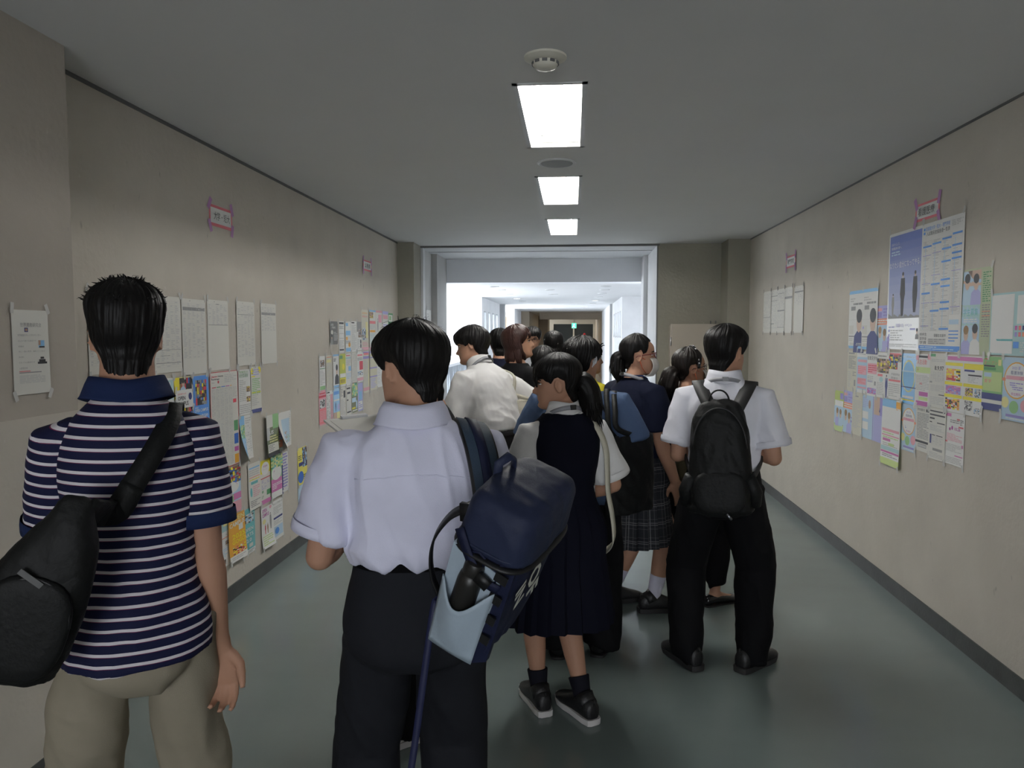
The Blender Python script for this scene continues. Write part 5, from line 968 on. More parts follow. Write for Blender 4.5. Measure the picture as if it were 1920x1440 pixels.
def stripes_mat():
    m = mat('striped_polo_jersey', (.012,.018,.075), .8, bump=.12, bscale=500, spec=.25); N = m.node_tree.nodes; L = m.node_tree.links; b = N['Principled BSDF']
    a = N.new('ShaderNodeAttribute'); a.attribute_name = 'stripe'
    d = N.new('ShaderNodeMath'); d.operation = 'DIVIDE'; d.inputs[1].default_value = .0252; f = N.new('ShaderNodeMath'); f.operation = 'FRACT'; L.new(a.outputs['Fac'], d.inputs[0]); L.new(d.outputs[0], f.inputs[0])
    r = N.new('ShaderNodeValToRGB'); r.color_ramp.interpolation = 'CONSTANT'; e = r.color_ramp.elements; nv = (.007,.009,.040,1)
    e[0].position = 0; e[0].color = nv; e[1].position = .60; e[1].color = (.16,.02,.07,1); q = e.new(.655); q.color = (.62,.59,.62,1); q = e.new(.92); q.color = nv
    L.new(f.outputs[0], r.inputs[0]); L.new(r.outputs[0], b.inputs['Base Color']); return m
M_STRIPE = stripes_mat()
def plaid_mat():
    m = mat('dark_plaid_wool', (.03,.032,.04), .85, bump=.1, bscale=400, spec=.2); N = m.node_tree.nodes; L = m.node_tree.links; b = N['Principled BSDF']
    a = N.new('ShaderNodeAttribute'); a.attribute_name = 'around'; tc = N.new('ShaderNodeTexCoord'); sx = N.new('ShaderNodeSeparateXYZ'); L.new(tc.outputs['Object'], sx.inputs[0])
    def bands(src, k, stops):
        d = N.new('ShaderNodeMath'); d.operation = 'MULTIPLY'; d.inputs[1].default_value = k; f = N.new('ShaderNodeMath'); f.operation = 'FRACT'; L.new(src, d.inputs[0]); L.new(d.outputs[0], f.inputs[0])
        r = N.new('ShaderNodeValToRGB'); r.color_ramp.interpolation = 'CONSTANT'; e = r.color_ramp.elements; e[0].color = (0,0,0,1); e[1].position = stops[0][0]; e[1].color = (stops[0][1],)*3+(1,)
        for p, c in stops[1:]: q = e.new(p); q.color = (c, c, c, 1)
        L.new(f.outputs[0], r.inputs[0]); return r.outputs[0]
    s1 = [(.22,.35),(.26,0),(.42,.9),(.47,0),(.53,.9),(.58,0),(.74,.35),(.78,0)]
    u = bands(a.outputs['Fac'], 11/(2*math.pi), s1); v = bands(sx.outputs['Z'], 1/.105, s1)
    ad = N.new('ShaderNodeMath'); ad.operation = 'ADD'; L.new(u, ad.inputs[0]); L.new(v, ad.inputs[1])
    mx = N.new('ShaderNodeMix'); mx.data_type = 'RGBA'; mx.inputs['A'].default_value = (.014,.015,.019,1); mx.inputs['B'].default_value = (.115,.115,.12,1); ml = N.new('ShaderNodeMath'); ml.operation = 'MULTIPLY'; ml.inputs[1].default_value = .75; ml.use_clamp = True; L.new(ad.outputs[0], ml.inputs[0]); L.new(ml.outputs[0], mx.inputs['Factor'])
    L.new(mx.outputs['Result'], b.inputs['Base Color']); return m
M_PLAID = plaid_mat()

FLAT = lambda r, sk, a, b_, st='sneaker': [shoe(sk, q, r, a, b_, st) for q in 'LR']
# man in the striped polo shirt, nearest on the left
r1, k1 = person('person', 'man in navy and white striped polo shirt and khaki trousers, nearest the camera at left', (-1.055, 1.69), 30, H=1.785, wide=.88, tw=.84, shw=.80, hs=.94, limb=.93, legw=.78, seed=3, vox=.0055, hair='short', eyes=False,
    hairopt=dict(top=.024, side=.011, back=.016, rough=.003), locks=[('spikes', 420, 1.0), ('strands', 60)], head=(2, 0, 0), feet=((-.13, 0, 14), (.13, .02, -10)),
    armR=((.06,-.05,-1), (.10,.16,-1), (.06,.10,-1), (-.45,-1,-.05), .62), armL=((-.06,.24,-1), (.25,1,-.15), (.2,1,-.1), (1,0,-.3), .5))
trousers(dict(seed=3), k1, r1, M_KHAKI, .008, amp=.010, ew=.014, leg=(.086,.090,.088,.085))
sh1 = shirt(dict(seed=3), k1, r1, M_STRIPE, .0065, z0=.503, hemk=1.25, ease=.018, waist=.034, r0=.060, r1=.070, ln=.72, amp=.006, sep=M_STRIPE, attr=True)
collar(k1, r1, M_COLN, h=.026, r=.067, drop=.022, flare=.022, up=.012)
for q in 'LR': cuff(k1, q, r1, M_COLN, .725, .077, .03)
FLAT(r1, k1, M_SHOEB, M_SOLEB)
# tall student with the blue backpack
r2, k2 = person('person', 'tall student in a white shirt, tinted for cool light, and charcoal trousers, back to the camera, centre left', (-.425, 1.96), 13, H=1.695, hs=.96, legw=.85, seed=5, vox=.0055, hair='mop', eyes=False,
    locks=[('strands', 30)], head=(36, 2, 0), feet=((-.150, 0, 14), (.105, .03, -8)), armL=((-.24,.06,-1), (.35,1,.12), (.3,1,.1), (1,0,-.2), .6), armR=((.22,.18,-1), (-.05,1,-.1), (0,1,0), (-1,0,-.2), .6))
trousers(dict(seed=5), k2, r2, M_CHAR, .008, amp=.010, ew=.022, leg=(.098,.094,.088,.084), top=.646)
sh2 = shirt(dict(seed=6), k2, r2, M_SHIRTL, .006, z0=.630, ease=.022, waist=.036, r0=.064, r1=.088, ln=.74, amp=.022, fsc=(9,9,3))
seam(k2, r2, sh2[0].data, .772, M_SHIRTL); collar(k2, r2, M_SHIRTL, h=.028, r=.068, drop=.030, flare=.028, up=.006)
for q in 'LR': cuff(k2, q, r2, M_SHIRTL, .742, .090, .026, 'sleeve_hem'); band(k2, r2, .622, .026, .022, M_BLACK, 'belt')
FLAT(r2, k2, M_SHOEB, M_SOLEB, 'leather')

# student half hidden in front of him, holding a clipboard
r3, k3 = person('person', 'person in black clothes and white sneakers almost hidden in front of the tall student', (-.585, 2.98), 105, H=1.62, seed=8, vox=.009, hair='short', eyes=False, head=(-20, 0, 0), wfeet=((-.66,2.90,128),(-.50,3.06,100)),
    armL=((-.1,.25,-1), (.1,1,.25), (0,1,.2), (0,-.3,1), .3), armR=((.1,.25,-1), (-.1,1,.25), (0,1,.2), (0,-.3,1), .3))
trousers({}, k3, r3, M_BLACK, .011); shirt({}, k3, r3, M_TEEB, .010, z0=.53, r1=.085, ln=.6); FLAT(r3, k3, M_SHOEW, M_SOLEW)
o = empty('clipboard', tuple(k3['M'](k3['wrR']*.5+k3['wrL']*.5+V(0,.22,.045)))); tag(o, 'white clipboard held out left of the tall student, above his sleeve', 'clipboard'); o.rotation_euler = (D(5), D(-3), D(32)); o.location = (-.775, 2.72, 1.318)
b = MB(); b.bbox((-.115,-.16,-.004), (.115,.16,.004)); b.build('board', mat('white_board', (.70,.69,.66), .5), o, smooth=False)
b = MB(); b.bbox((-.098,-.148,.0041), (.098,.125,.0055)); b.build('sheet', mat('sheet_paper', (.62,.61,.57), .7), o, smooth=False); b = MB(); b.bbox((-.05,.125,.005), (.05,.158,.014)); b.build('clip', M_FRAME, o, smooth=False)

# girl in the navy vest
r4, k4 = person('person', 'girl with ponytail in a navy vest and pleated skirt over a white blouse, looking left', (-.045, 3.17), 30, H=1.575, fem=True, seed=11, vox=.005, hair='bangs', head=(60, 3, 0), wfeet=((-.142,3.215,22),(.052,3.155,33)),
    locks=[('tail', [(0,-.36,.50),(.0,-.55,.46),(.05,-.66,.18),(.10,-.70,-.25),(.16,-.72,-.60)], [.022,.046,.052,.048,.034,.012], 1.0, 44), ('locks', (18,.72,.47,6,.007), (50,.66,.42,5,.006), (-30,.7,.46,6,.007))],
    armL=((-.22,.12,-1), (.05,.55,-1), (0,.5,-1), (1,0,0), .5), armR=((.36,-.08,-1), (-.55,.75,-.35), (-.5,.8,-.2), (-.3,0,-1), .5))
shirt(dict(seed=11), k4, r4, M_SHIRTC, .007, z0=.605, ease=.014, waist=.012, r0=.060, r1=.088, ln=.84, amp=.013)
b = MB(); b.loft(torso_rings(k4, .548, .842, lambda z: float(np.interp(z, [.548,.62,.74,.80,.842], [.020,.026,.030,.027,.020])), 20, 36)); me = remesh(b, 'vest', .007, 3); folds(me, .003, (8,8,5), 4); finish('vest', me, M_NAVY, r4)
collar(k4, r4, M_SHIRTC, h=.030, r=.060, drop=.016, flare=.014)
for q in 'LR': cuff(k4, q, r4, M_SHIRTC, .845, .092, .026, 'sleeve_hem')
lanyard(k4, r4, r=.079)
skirt(dict(seed=2), k4, r4, M_NAVY, .605, .425, (.148,.118), (.235,.195), 20, .016)
FLAT(r4, k4, M_SHOEB, M_SOLEW)
for q in 'LR': sock(k4, q, r4, M_SOCKB, .10)

# boy with the black backpack
r5, k5 = person('person', 'boy in a white shirt and wide black trousers wearing a black backpack, looking right', (.735, 3.70), -12, H=1.70, wide=.95, seed=14, vox=.006, hair='short', hairopt=dict(top=.028, side=.018, back=.024, rough=.0025), eyes=True, head=(-36, 2, 0), wfeet=((.585,3.72,25),(.885,3.70,-46)),
    armL=((-.13,-.05,-1), (.45,.9,.1), (.5,.9,.1), (1,0,-.3), .6), armR=((.19,-.06,-1), (-.55,.8,.15), (-.6,.8,.1), (-1,0,-.3), .6))
trousers(dict(seed=15), k5, r5, M_BLACK, .009, amp=.011, ew=.026, leg=(.112,.100,.080,.076), top=.605)
shirt(dict(seed=15), k5, r5, M_SHIRTW, .007, z0=.590, ease=.022, waist=.034, r0=.066, r1=.090, ln=.78, amp=.015); collar(k5, r5, M_SHIRTW, h=.034, r=.066, drop=.022, flare=.018)
for q in 'LR': cuff(k5, q, r5, M_SHIRTW, .785, .094, .026, 'sleeve_hem')
lanyard(k5, r5, r=.087, zo=-.002)
FLAT(r5, k5, M_SHOEB, M_SOLEB)

# masked girl in the plaid skirt
r6, k6 = person('person', 'girl in navy top and dark plaid skirt wearing red glasses and a pale mask', (.365, 4.45), -58, H=1.66, fem=True, wide=1.22, seed=17, limb=1.12, vox=.006, hair='tied', hairopt=dict(top=.022, back=.022), head=(-28, -2, 0), wfeet=((.25,4.56,-66),(.485,4.43,-78)),
    locks=[('tail', [(0,-.42,.50),(0,-.58,.44),(0,-.60,.10),(0,-.52,-.22)], [.02,.042,.04,.012], 1.0, 20)], armL=((-.15,.15,-1), (0,.4,-1), (0,.4,-1), (1,0,0), .4), armR=((.14,.10,-1), (.04,.42,-1), (.02,.40,-1), (-1,.2,.1), .30))
shirt(dict(seed=17), k6, r6, M_NAVYT, .008, z0=.575, ease=.022, waist=.030, r0=.066, r1=.094, ln=.74, amp=.007, top=.846); skirt(dict(seed=3), k6, r6, M_PLAID, .605, .43, (.170,.140), (.262,.232), 22, .014)
mask(k6, r6); glasses(k6, r6, mat('dark_red_frame', (.16,.015,.02), .3)); lanyard(k6, r6, r=.086)
b = MB(); o_, R_ = k6['S'](.846, 0, -.008); t = np.arange(41)*2*math.pi/40; b.tube([o_+R_@V(.075*math.sin(a), .078*math.cos(a), .012-.03*max(0, math.cos(a))) for a in t], .006, 8, (False, False)); b.build('neck_ribbing', M_COLN, r6)
FLAT(r6, k6, M_SHOEB, M_SOLEB)
for q in 'LR': sock(k6, q, r6, M_SOCKW, .145)

# woman with the headband
r7, k7 = person('person', 'woman with hairband, glasses and mask in a navy top and black trousers beside the doorway', (.705, 4.66), -46, H=1.575, fem=True, wide=1.08, seed=20, vox=.0065, hair='tied', hairopt=dict(top=.026, back=.024, side=.016), head=(-26, -4, 0), wfeet=((.665,4.66,-38),(.875,4.58,-58)),
    locks=[('tail', [(0,-.40,.42),(0,-.60,.36),(-.06,-.72,.02),(-.10,-.74,-.30)], [.02,.055,.06,.022], 1.0, 40)], hairmat=M_HAIRB, armL=((-.14,-.08,-1), (.15,.8,-.5), (.1,.8,-.4), (1,0,0), .5), armR=((.12,.1,-1), (-.1,.9,-.3), (0,1,-.2), (-1,0,0), .5))
shirt(dict(seed=20), k7, r7, M_NAVYT, .008, z0=.52, ease=.020, waist=.026, r0=.062, r1=.084, ln=.62, amp=.007, top=.835); trousers(dict(seed=20), k7, r7, M_BLACK, .009, leg=(.100,.088,.070,.066), cut=.84, amp=.006)
mask(k7, r7); glasses(k7, r7, mat('brown_frame', (.05,.02,.015), .3)); FLAT(r7, k7, mat('black_patent', (.012,.012,.013), .2), M_SOLEB, 'flat')
hh, Rh, hO = k7['hh'], k7['Rh'], k7['hO']; b = MB(); b.tube([hO+Rh@(V(.40*math.cos(a), .05, .55+.58*math.sin(a))*hh) for a in np.linspace(-.1, math.pi+.1, 30)], [(.004,.010)]*30, 8, up=tuple(Rh@V(1,.02,0.01))); q = b.build('hairband', mat('black_satin', (.015,.015,.017), .25), r7)
b = MB()
for a in (.15,.32,.62,.95,1.3): b.blob(hO+Rh@(V(.418*math.cos(a), .05, .55+.60*math.sin(a))*hh), .0055, None, 5, 8)
b.build('glitter_stone', mat('glitter', (.85,.85,.9), .1, metal=.6), q)

# woman in the slate blue T-shirt
r8, k8 = person('person', 'woman in a slate blue T-shirt and black trousers behind the vest girl, back turned', (.035, 3.83), -8, H=1.635, fem=True, wide=1.38, seed=23, limb=1.15, vox=.007, hair='tied', hairopt=dict(top=.032, back=.030, side=.020, rough=.005), eyes=False, head=(-24, 4, 0), wfeet=((-.075,3.80,6),(.150,3.84,-14)),
    locks=[('tail', [(0,-.38,.42),(0,-.55,.30),(.04,-.58,.02),(.06,-.52,-.26)], [.03,.07,.075,.03], 1.0, 60), ('spikes', 40, .8)], armL=((-.26,.10,-1), (.1,.6,-.8), (0,.5,-.8), (1,0,0), .5), armR=((.27,.02,-1), (-.15,.95,-.1), (-.1,1,0), (-1,0,-.2), .5))
shirt(dict(seed=23), k8, r8, M_BLUET, .008, z0=.50, ease=.026, waist=.032, r0=.070, r1=.104, ln=.66, amp=.009, top=.842); trousers(dict(seed=23), k8, r8, M_BLACK, .010, leg=(.105,.096,.085,.082)); FLAT(r8, k8, mat('black_leather', (.011,.011,.012), .22), M_SOLEB, 'leather')
hp = lambda k, a, b_, c: k['hO']+k['Rh']@(V(a, b_, c)*k['hh'])
b = MB()
for j in range(4): b.tube([hp(k8,.375,-.02-.05*j,.66-.03*j), hp(k8,.395,-.03-.05*j,.58-.03*j), hp(k8,.375,-.04-.05*j,.50-.03*j)], .003, 6)
b.build('hair_clip', mat('clear_acrylic', (.75,.76,.78), .15), r8)

# bending boy in the white shirt
r9, k9 = person('person', 'boy in a white shirt bending forward to the left before the bridge railing', (-.47, 4.62), 60, H=1.755, hs=.95, seed=26, vox=.0065, hair='bowl', lean=25, side=3, head=(28, -12, 0), feet=((-.11,.02,8),(.11,-.03,-6)),
    armL=((-.16,.20,-1), (.12,.5,-1), (.1,.5,-1), (1,0,0), .4), armR=((.62,-.40,-.52), (-.45,.65,-.45), (-.4,.6,-.4), (-.6,.3,.5), .5))
trousers(dict(seed=26), k9, r9, M_BLACK, .010); shirt(dict(seed=26), k9, r9, M_SHIRTC, .007, z0=.600, ease=.026, waist=.040, r0=.066, r1=.088, ln=.84, amp=.016); collar(k9, r9, M_SHIRTC, h=.036, r=.066, drop=.018, flare=.014); lanyard(k9, r9, r=.085); band(k9, r9, .585, .026, .022, M_TEEB, 'belt'); FLAT(r9, k9, M_SHOEB, M_SOLEB)

# people beyond
r10, k10 = person('person', 'woman with reddish brown hair in a black top, head raised to the right', (-.395, 5.35), -44, H=1.725, fem=True, seed=29, vox=.007, hair='lob', hairmat=M_HAIRR, head=(-44, -9, 0), feet=((-.1,0,5),(.1,0,-5)),
    locks=[('locks', (100,.4,-.30,12,.013), (130,.4,-.32,12,.013), (160,.4,-.34,12,.013), (180,.4,-.34,10,.013), (-160,.4,-.34,12,.013), (-130,.4,-.32,12,.013), (-100,.4,-.30,12,.013), (25,.78,.60,8,.006))])
shirt({}, k10, r10, M_TEEB, .010, z0=.52, ln=.7, top=.842); trousers({}, k10, r10, M_BLACK, .012); FLAT(r10, k10, M_SHOEB, M_SOLEB, 'leather')
b = MB(); b.box(k10['S'](.80, .03, -.125)[0], (.006,.004,.03)); b.build('clothing_tag', mat('white_tag', (.7,.7,.7), .6), r10, smooth=False)
r11, k11 = person('person', 'short haired person in a navy shirt behind the reddish haired woman', (-.625, 6.35), 8, H=1.705, seed=31, vox=.010, hair='short', eyes=False, feet=((-.1,0,8),(.1,0,-8)))
shirt({}, k11, r11, M_NAVYT, .011, z0=.53, r1=.09); trousers({}, k11, r11, M_BLACK, .013); FLAT(r11, k11, M_SHOEB, M_SOLEB)
r12, k12 = person('person', 'person in glasses and a pale grey shirt facing the camera beyond the doorway', (-.43, 8.0), 172, H=1.735, seed=33, vox=.008, hair='mop', hairopt=dict(side=.018, back=.02), head=(6, 4, 0), feet=((-.1,0,8),(.1,0,-8)))
shirt({}, k12, r12, M_GREYST, .010, z0=.60, ln=.8, r1=.09); trousers({}, k12, r12, M_BLACK, .013); collar(k12, r12, M_GREYST); glasses(k12, r12, M_SHOEB); FLAT(r12, k12, M_SHOEB, M_SOLEB)
r13, k13 = person('person', 'dark haired person walking away under the exit sign, beyond the crowd', (-.195, 7.4), 4, H=1.685, fem=True, seed=35, vox=.010, hair='lob', eyes=False, feet=((-.1,0,8),(.1,0,-8)))
shirt({}, k13, r13, M_TEEB, .012, z0=.53); trousers({}, k13, r13, M_BLACK, .013); FLAT(r13, k13, M_SHOEB, M_SOLEB)
r14, k14 = person('person', 'short dark haired person mostly hidden behind the blue shirted woman', (-.245, 6.05), -6, H=1.555, fem=True, seed=37, vox=.010, hair='bowl', eyes=False, feet=((-.09,0,8),(.09,0,-8)))
shirt({}, k14, r14, M_NAVYT, .012, z0=.53); trousers({}, k14, r14, M_BLACK, .013); FLAT(r14, k14, M_SHOEB, M_SOLEB)
r15, k15 = person('person', 'woman with pinned up hair, an earring and a yellow top between two ponytails', (.075, 5.02), -52, H=1.63, fem=True, seed=39, vox=.008, hair='tied', hairopt=dict(top=.03, back=.03, side=.02, rough=.005), head=(-16, 2, 0), feet=((-.1,0,8),(.1,0,-8)), locks=[('spikes', 24, .7)])
shirt({}, k15, r15, M_YEL, .010, z0=.53, top=.852); trousers({}, k15, r15, M_BLACK, .013); FLAT(r15, k15, M_SHOEB, M_SOLEB)
b = MB(); b.blob(hp(k15,.365,-.02,.315), .006, None, 6, 10); b.build('earring', mat('pearl', (.8,.78,.72), .2), r15)

# ------------------------------------------------------------------ bags
def ribbon(b, pts, nors, wd, th, k=24):
    """a flat strap through pts; nors = outward normals"""
    pts = np.asarray(pts, float); nors = np.asarray(nors, float); xs = np.linspace(0, 1, len(pts)); tt = np.linspace(0, 1, k)
    P = np.stack([cub([(xs[i], pts[i,j]) for i in range(len(pts))], tt) for j in range(3)], -1); Nn = lin([(xs[i], *nors[i]) for i in range(len(nors))], tt) if len(nors) == len(pts) else np.repeat(nors[:1], k, 0)
    wdt = np.interp(tt, np.linspace(0, 1, len(wd)), wd) if np.ndim(wd) else np.full(k, wd); T = np.gradient(P, axis=0); rings = []
    for i in range(k):
        t = nrm(T[i]); n = nrm(Nn[i]-t*(Nn[i]@t)); sd = np.cross(t, n); rings.append(np.array([P[i]-sd*wdt[i]/2-n*th/2, P[i]+sd*wdt[i]/2-n*th/2, P[i]+sd*wdt[i]/2+n*th/2, P[i]-sd*wdt[i]/2+n*th/2]))
    b.loft(rings)
def frame(name, o, X, Z):
    """empty with local x along X and z along Z"""
    Z = nrm(Z); X = nrm(np.asarray(X)-Z*(np.asarray(X)@Z)); Y = np.cross(Z, X); e = bpy.data.objects.new(name, None); COL.objects.link(e); e.empty_display_size = .1
    e.matrix_world = Matrix(((X[0],Y[0],Z[0],o[0]),(X[1],Y[1],Z[1],o[1]),(X[2],Y[2],Z[2],o[2]),(0,0,0,1))); R = np.stack([X, Y, Z], -1); return e, R, np.asarray(o, float)
toL = lambda R, o, p: (np.asarray(p)-o)@R
M_BAGK = mat('black_nylon', (.0065,.007,.007), .6, spec=.25, var=.1, bump=.25, bscale=60); M_BAGN = mat('navy_nylon', (.015,.021,.052), .62, spec=.3, var=.08, bump=.12, bscale=250); M_BAGND = mat('deep_navy_nylon', (.008,.011,.036), .65, spec=.25, bump=.12, bscale=250)
M_BAGB = mat('pale_blue_nylon', (.33,.40,.47), .55, var=.04, bump=.15, bscale=60); M_ZIP = mat('black_zip', (.006,.006,.007), .5); M_CANV = mat('cream_canvas', (.56,.53,.43), .85, bump=.3, bscale=300)

# A: sling bag of the striped man
o, R, oo = frame('sling_bag', (-1.075, 1.395, 1.135), (.92,.36,-.2), (.33,.03,.94)); o['label'] = 'black sling bag hanging low on the back of the striped man'; o['category'] = 'bag'; o['group'] = 'bags carried by the people'
b = MB(); rows = [(-.185,.03,.02),(-.178,.075,.04),(-.155,.098,.055),(-.10,.112,.062),(-.02,.112,.062),(.06,.098,.056),(.12,.075,.045),(.165,.048,.032),(.20,.033,.018),(.215,.028,.010)]
b.loft([ell(V(.012*math.sin(z*9)+.03*max(0, z-.05), 0, z), V(1,0,0), V(0,1,0), rx*.88, ry*.9, 32, 2.5) for z, rx, ry in np.array([[zz, *cub(rows, np.array(zz))] for zz in np.linspace(-.185,.215,26)])])
me = remesh(b, 'body', .007, 2); folds(me, .006, (16,16,7), 3); finish('body', me, M_BAGK, o)
b = MB(); b.loft([ell(V(0, -.052-.014*q, z), V(1,0,0), V(0,0,1), .078*s_, .105*s_, 30, 2.6) for q, z, s_ in ((0,-.05,1.06),(.6,-.05,1.05),(1,-.05,.96),(1.15,-.05,.7))]); b.build('front_pocket', M_BAGK, o)
b = MB(); b.tube([V(.082*math.cos(a), -.060, -.05+.108*math.sin(a)) for a in np.linspace(.2, math.pi-.2, 18)], .0035, 8); b.build('zipper', M_ZIP, o)
b = MB(); b.box((-.01,-.0665,.06), (.05,.002,.012), Ry(.45)); b.build('name_patch', mat('grey_thread', (.10,.10,.10), .6), o, smooth=False)
S = k1['S']; M1 = k1['M']; H1 = Rz(D(24)); pw = []; nw = []
for z, x, y, n in ((.715,-.025,-.178,(0,-1,.05)),(.745,.010,-.172,(0,-1,.1)),(.785,.055,-.146,(0,-1,.4)),(.815,.085,-.098,(.05,-.75,.8)),(.836,.095,-.035,(.1,0,1)),(.825,.10,.045,(.1,.6,.8)),(.78,.09,.135,(0,1,.3)),(.72,.05,.165,(0,1,0)),(.65,-.02,.17,(0,1,0))):
    p_, R_ = S(z, x, y); pw.append(M1(p_)); nw.append(H1@R_@V(*n))
b = MB(); ribbon(b, [toL(R, oo, p) for p in pw], [n@R for n in nw], [.050,.048,.046,.046,.045], .005, 50); ribbon(b, [V(.035,-.005,.19), toL(R, oo, pw[0]), toL(R, oo, pw[1])], [V(0,-1,.1)]*3, [.062,.056,.050], .012, 12); b.build('strap', M_BAGK, o)

# B: blue backpack of the tall student
o, R, oo = frame('backpack', (-.162, 1.700, 1.150), (.881,-.285,-.378), (.27,-.30,.90)); o['label'] = 'navy and pale blue box backpack hanging from the right shoulder of the tall student'; o['category'] = 'backpack'; o['group'] = 'bags carried by the people'
dx, dy, dz = .083, .138, .212; b = MB()
prof = [(-dz,.62),(-dz+.004,.86),(-dz+.018,.97),(-dz+.05,1.0),(0,1.03),(dz-.13,1.02),(dz-.09,1.0),(dz-.06,.90),(dz-.045,.70),(dz-.04,.45)]
b.loft([ell(V(.010*(z/dz), .0, z+(.0 if z < .1 else .0)), V(1,0,0), V(0,1,0), dx*k_*(1.0 if z > -.1 else .93), dy*k_, 44, 4.2) for z, k_ in prof]); me = remesh(b, 'body', .0065, 3); folds(me, .0035, (12,12,8), 9); finish('body', me, M_BAGND, o)
b = MB(); prof = [(dz-.135,1.035),(dz-.13,1.06),(dz-.08,1.055),(dz-.04,1.02),(dz-.018,.92),(dz-.006,.70),(dz-.002,.3)]
b.loft([ell(V(.012, 0, z+.000), V(1,0,0), V(0,1,0), dx*k_, dy*k_, 44, 4.6) for z, k_ in prof]); me = remesh(b, 'lid', .006, 2); folds(me, .004, (11,11,9), 4); finish('lid', me, M_BAGN, o)
t = np.arange(45)*2*math.pi/44
def sup(z, k_, p=3.8): return ell(V(.010,0,z), V(1,0,0), V(0,1,0), dx*k_, dy*k_, 44, p)
b = MB(); e = sup(dz-.142, 1.070); b.tube(np.vstack([e, e[:1], e[1:2]]), [(.006,.011)]*46, 8, (False, False), up=(0,.01,1)); b.build('zipper', M_ZIP, o)
b = MB(); e = sup(dz-.122, 1.072); b.tube(np.vstack([e, e[:1]]), .0035, 6, (False, False)); b.build('piping', M_BAGN, o)
# side panel facing the camera (local -y): pale blue lining, pocket, straps, bottle
yq = -dy*1.012; b = MB(); b.loft([[V(-.066,y,.075),V(.062,y,.050),V(.058,y,-.04),V(.046,y,-.19),V(-.066,y,-.19)] for y in (yq+.012, yq-.004)]); b.build('side_panel', M_BAGB, o, smooth=False)
b = MB(); n = 17; rows_ = []
for v in np.linspace(0, 1, 12):
    u = np.linspace(-1, 1, n); topz = .0 -.055*np.cos(u*math.pi/2)**1.3 + .010*u; z = -.195+(topz+.195)*v; x = -.004+u*.064*(1-.10*(1-v)); y = yq-.012-.030*np.cos(u*math.pi/2)*(np.sin(v*math.pi*.55)+.12)
    rows_.append(np.stack([x, y, z], -1))
b.loft(rows_, (False, False), closed=False); q = b.build('side_pocket', M_BAGB, o); sl = q.modifiers.new('s', 'SOLIDIFY'); sl.thickness = .003
b = MB(); ribbon(b, [V(-.06,yq-.008,.115), V(-.01,yq-.016,.058), V(.03,yq-.016,.030), V(.066,yq-.010,.022)], [V(0,-1,0)]*4, .022, .004, 14); b.build('compression_strap', M_BAGND, o)
b = MB(); b.box((.028,yq-.021,.032), (.034,.010,.026), Ry(.35)); b.build('strap_buckle', M_ZIP, o)
b = MB(); b.loft([[V(.052,y,.12),V(.082,y+.02,.12),V(.078,y+.02,-.19),V(.040,y,-.205),(.048,y,-.04)][:4] for y in (yq+.01, yq-.006)]); b.build('daisy_panel', M_BAGND, o, smooth=False)
for z in (.05,-.005,-.06,-.115): b = MB(); b.box((.062,yq-.0085,z), (.030,.004,.022), Ry(.1)); b.build('webbing_loop', M_ZIP, o, smooth=False)
# letters on the front panel (local +x): cream print, reading down
def print_text(parent, txt, org, right, up, h, m, name='lettering'):
    g, f = glyphs(txt, .03); me = bpy.data.meshes.new(name); me.from_pydata([tuple(np.asarray(org)+np.asarray(right)*p[0]*h+np.asarray(up)*p[1]*h) for p in g], [], f); me.materials.append(m); return link(name, me, parent)
M_PRT = mat('cream_print', (.56,.57,.50), .6); xf = dx*1.06+.011
print_text(o, 'OF', (xf-.006, -.052, .022), (0,.30,-.95), (0,.95,.30), .062, M_PRT); print_text(o, 'IN', (xf-.008, -.105, .0), (0,.30,-.95), (0,.95,.30), .048, M_PRT)
b = MB(); b.tube([V(-.055,-.02,dz-.030), V(-.062,-.02,dz+.012), V(-.050,.0,dz+.030), V(-.045,.02,dz+.018), V(-.040,.03,dz-.026)], [(.011,.005)]*5, 10); b.build('grab_handle', M_BAGN, o)
# shoulder strap over the right shoulder, lower webbing and hanging tail
S = k2['S']; M2 = k2['M']; H2 = Rz(D(13)); pw = []; nw = []
for z, x, y, n in ((.79,.145,.120,(0,1,.3)),(.822,.148,.075,(.2,.7,.8)),(.838,.150,.005,(.2,0,1)),(.826,.160,-.075,(.2,-.5,.9)),(.795,.172,-.125,(.3,-.9,.4)),(.745,.182,-.160,(.35,-1,.1)),(.70,.186,-.180,(.3,-1,0))):
    p_, R_ = S(z, x, y); pw.append(M2(p_)); nw.append(H2@R_@V(*n))
lp = [toL(R, oo, p) for p in pw]; ln_ = [n@R for n in nw]; b = MB(); ribbon(b, lp, ln_, [.070,.074,.074,.066], .016, 30); s_ = b.build('shoulder_strap', mat('teal_navy_mesh', (.020,.040,.070), .7, bump=.3, bscale=500), o)
b = MB(); ribbon(b, lp, ln_, [.082,.086,.086,.078], .009, 30); b.build('strap_edge', M_ZIP, s_); b = MB(); ribbon(b, [p+n*.010 for p, n in zip(lp, ln_)], ln_, .026, .004, 30); b.build('strap_webbing', M_BAGND, s_)
b = MB(); ribbon(b, [V(-.075,-.085,.135), V(-.115,-.09,.085), V(-.140,-.085,.0), V(-.125,-.08,-.085), V(-.085,-.07,-.150)], [V(-1,-.4,0)]*5, .030, .005, 24); b.build('lower_strap', M_ZIP, o)
b = MB(); b.box((-.070,-.098,.125), (.036,.012,.042), Ry(-.3)); b.build('strap_adjuster', M_ZIP, o)
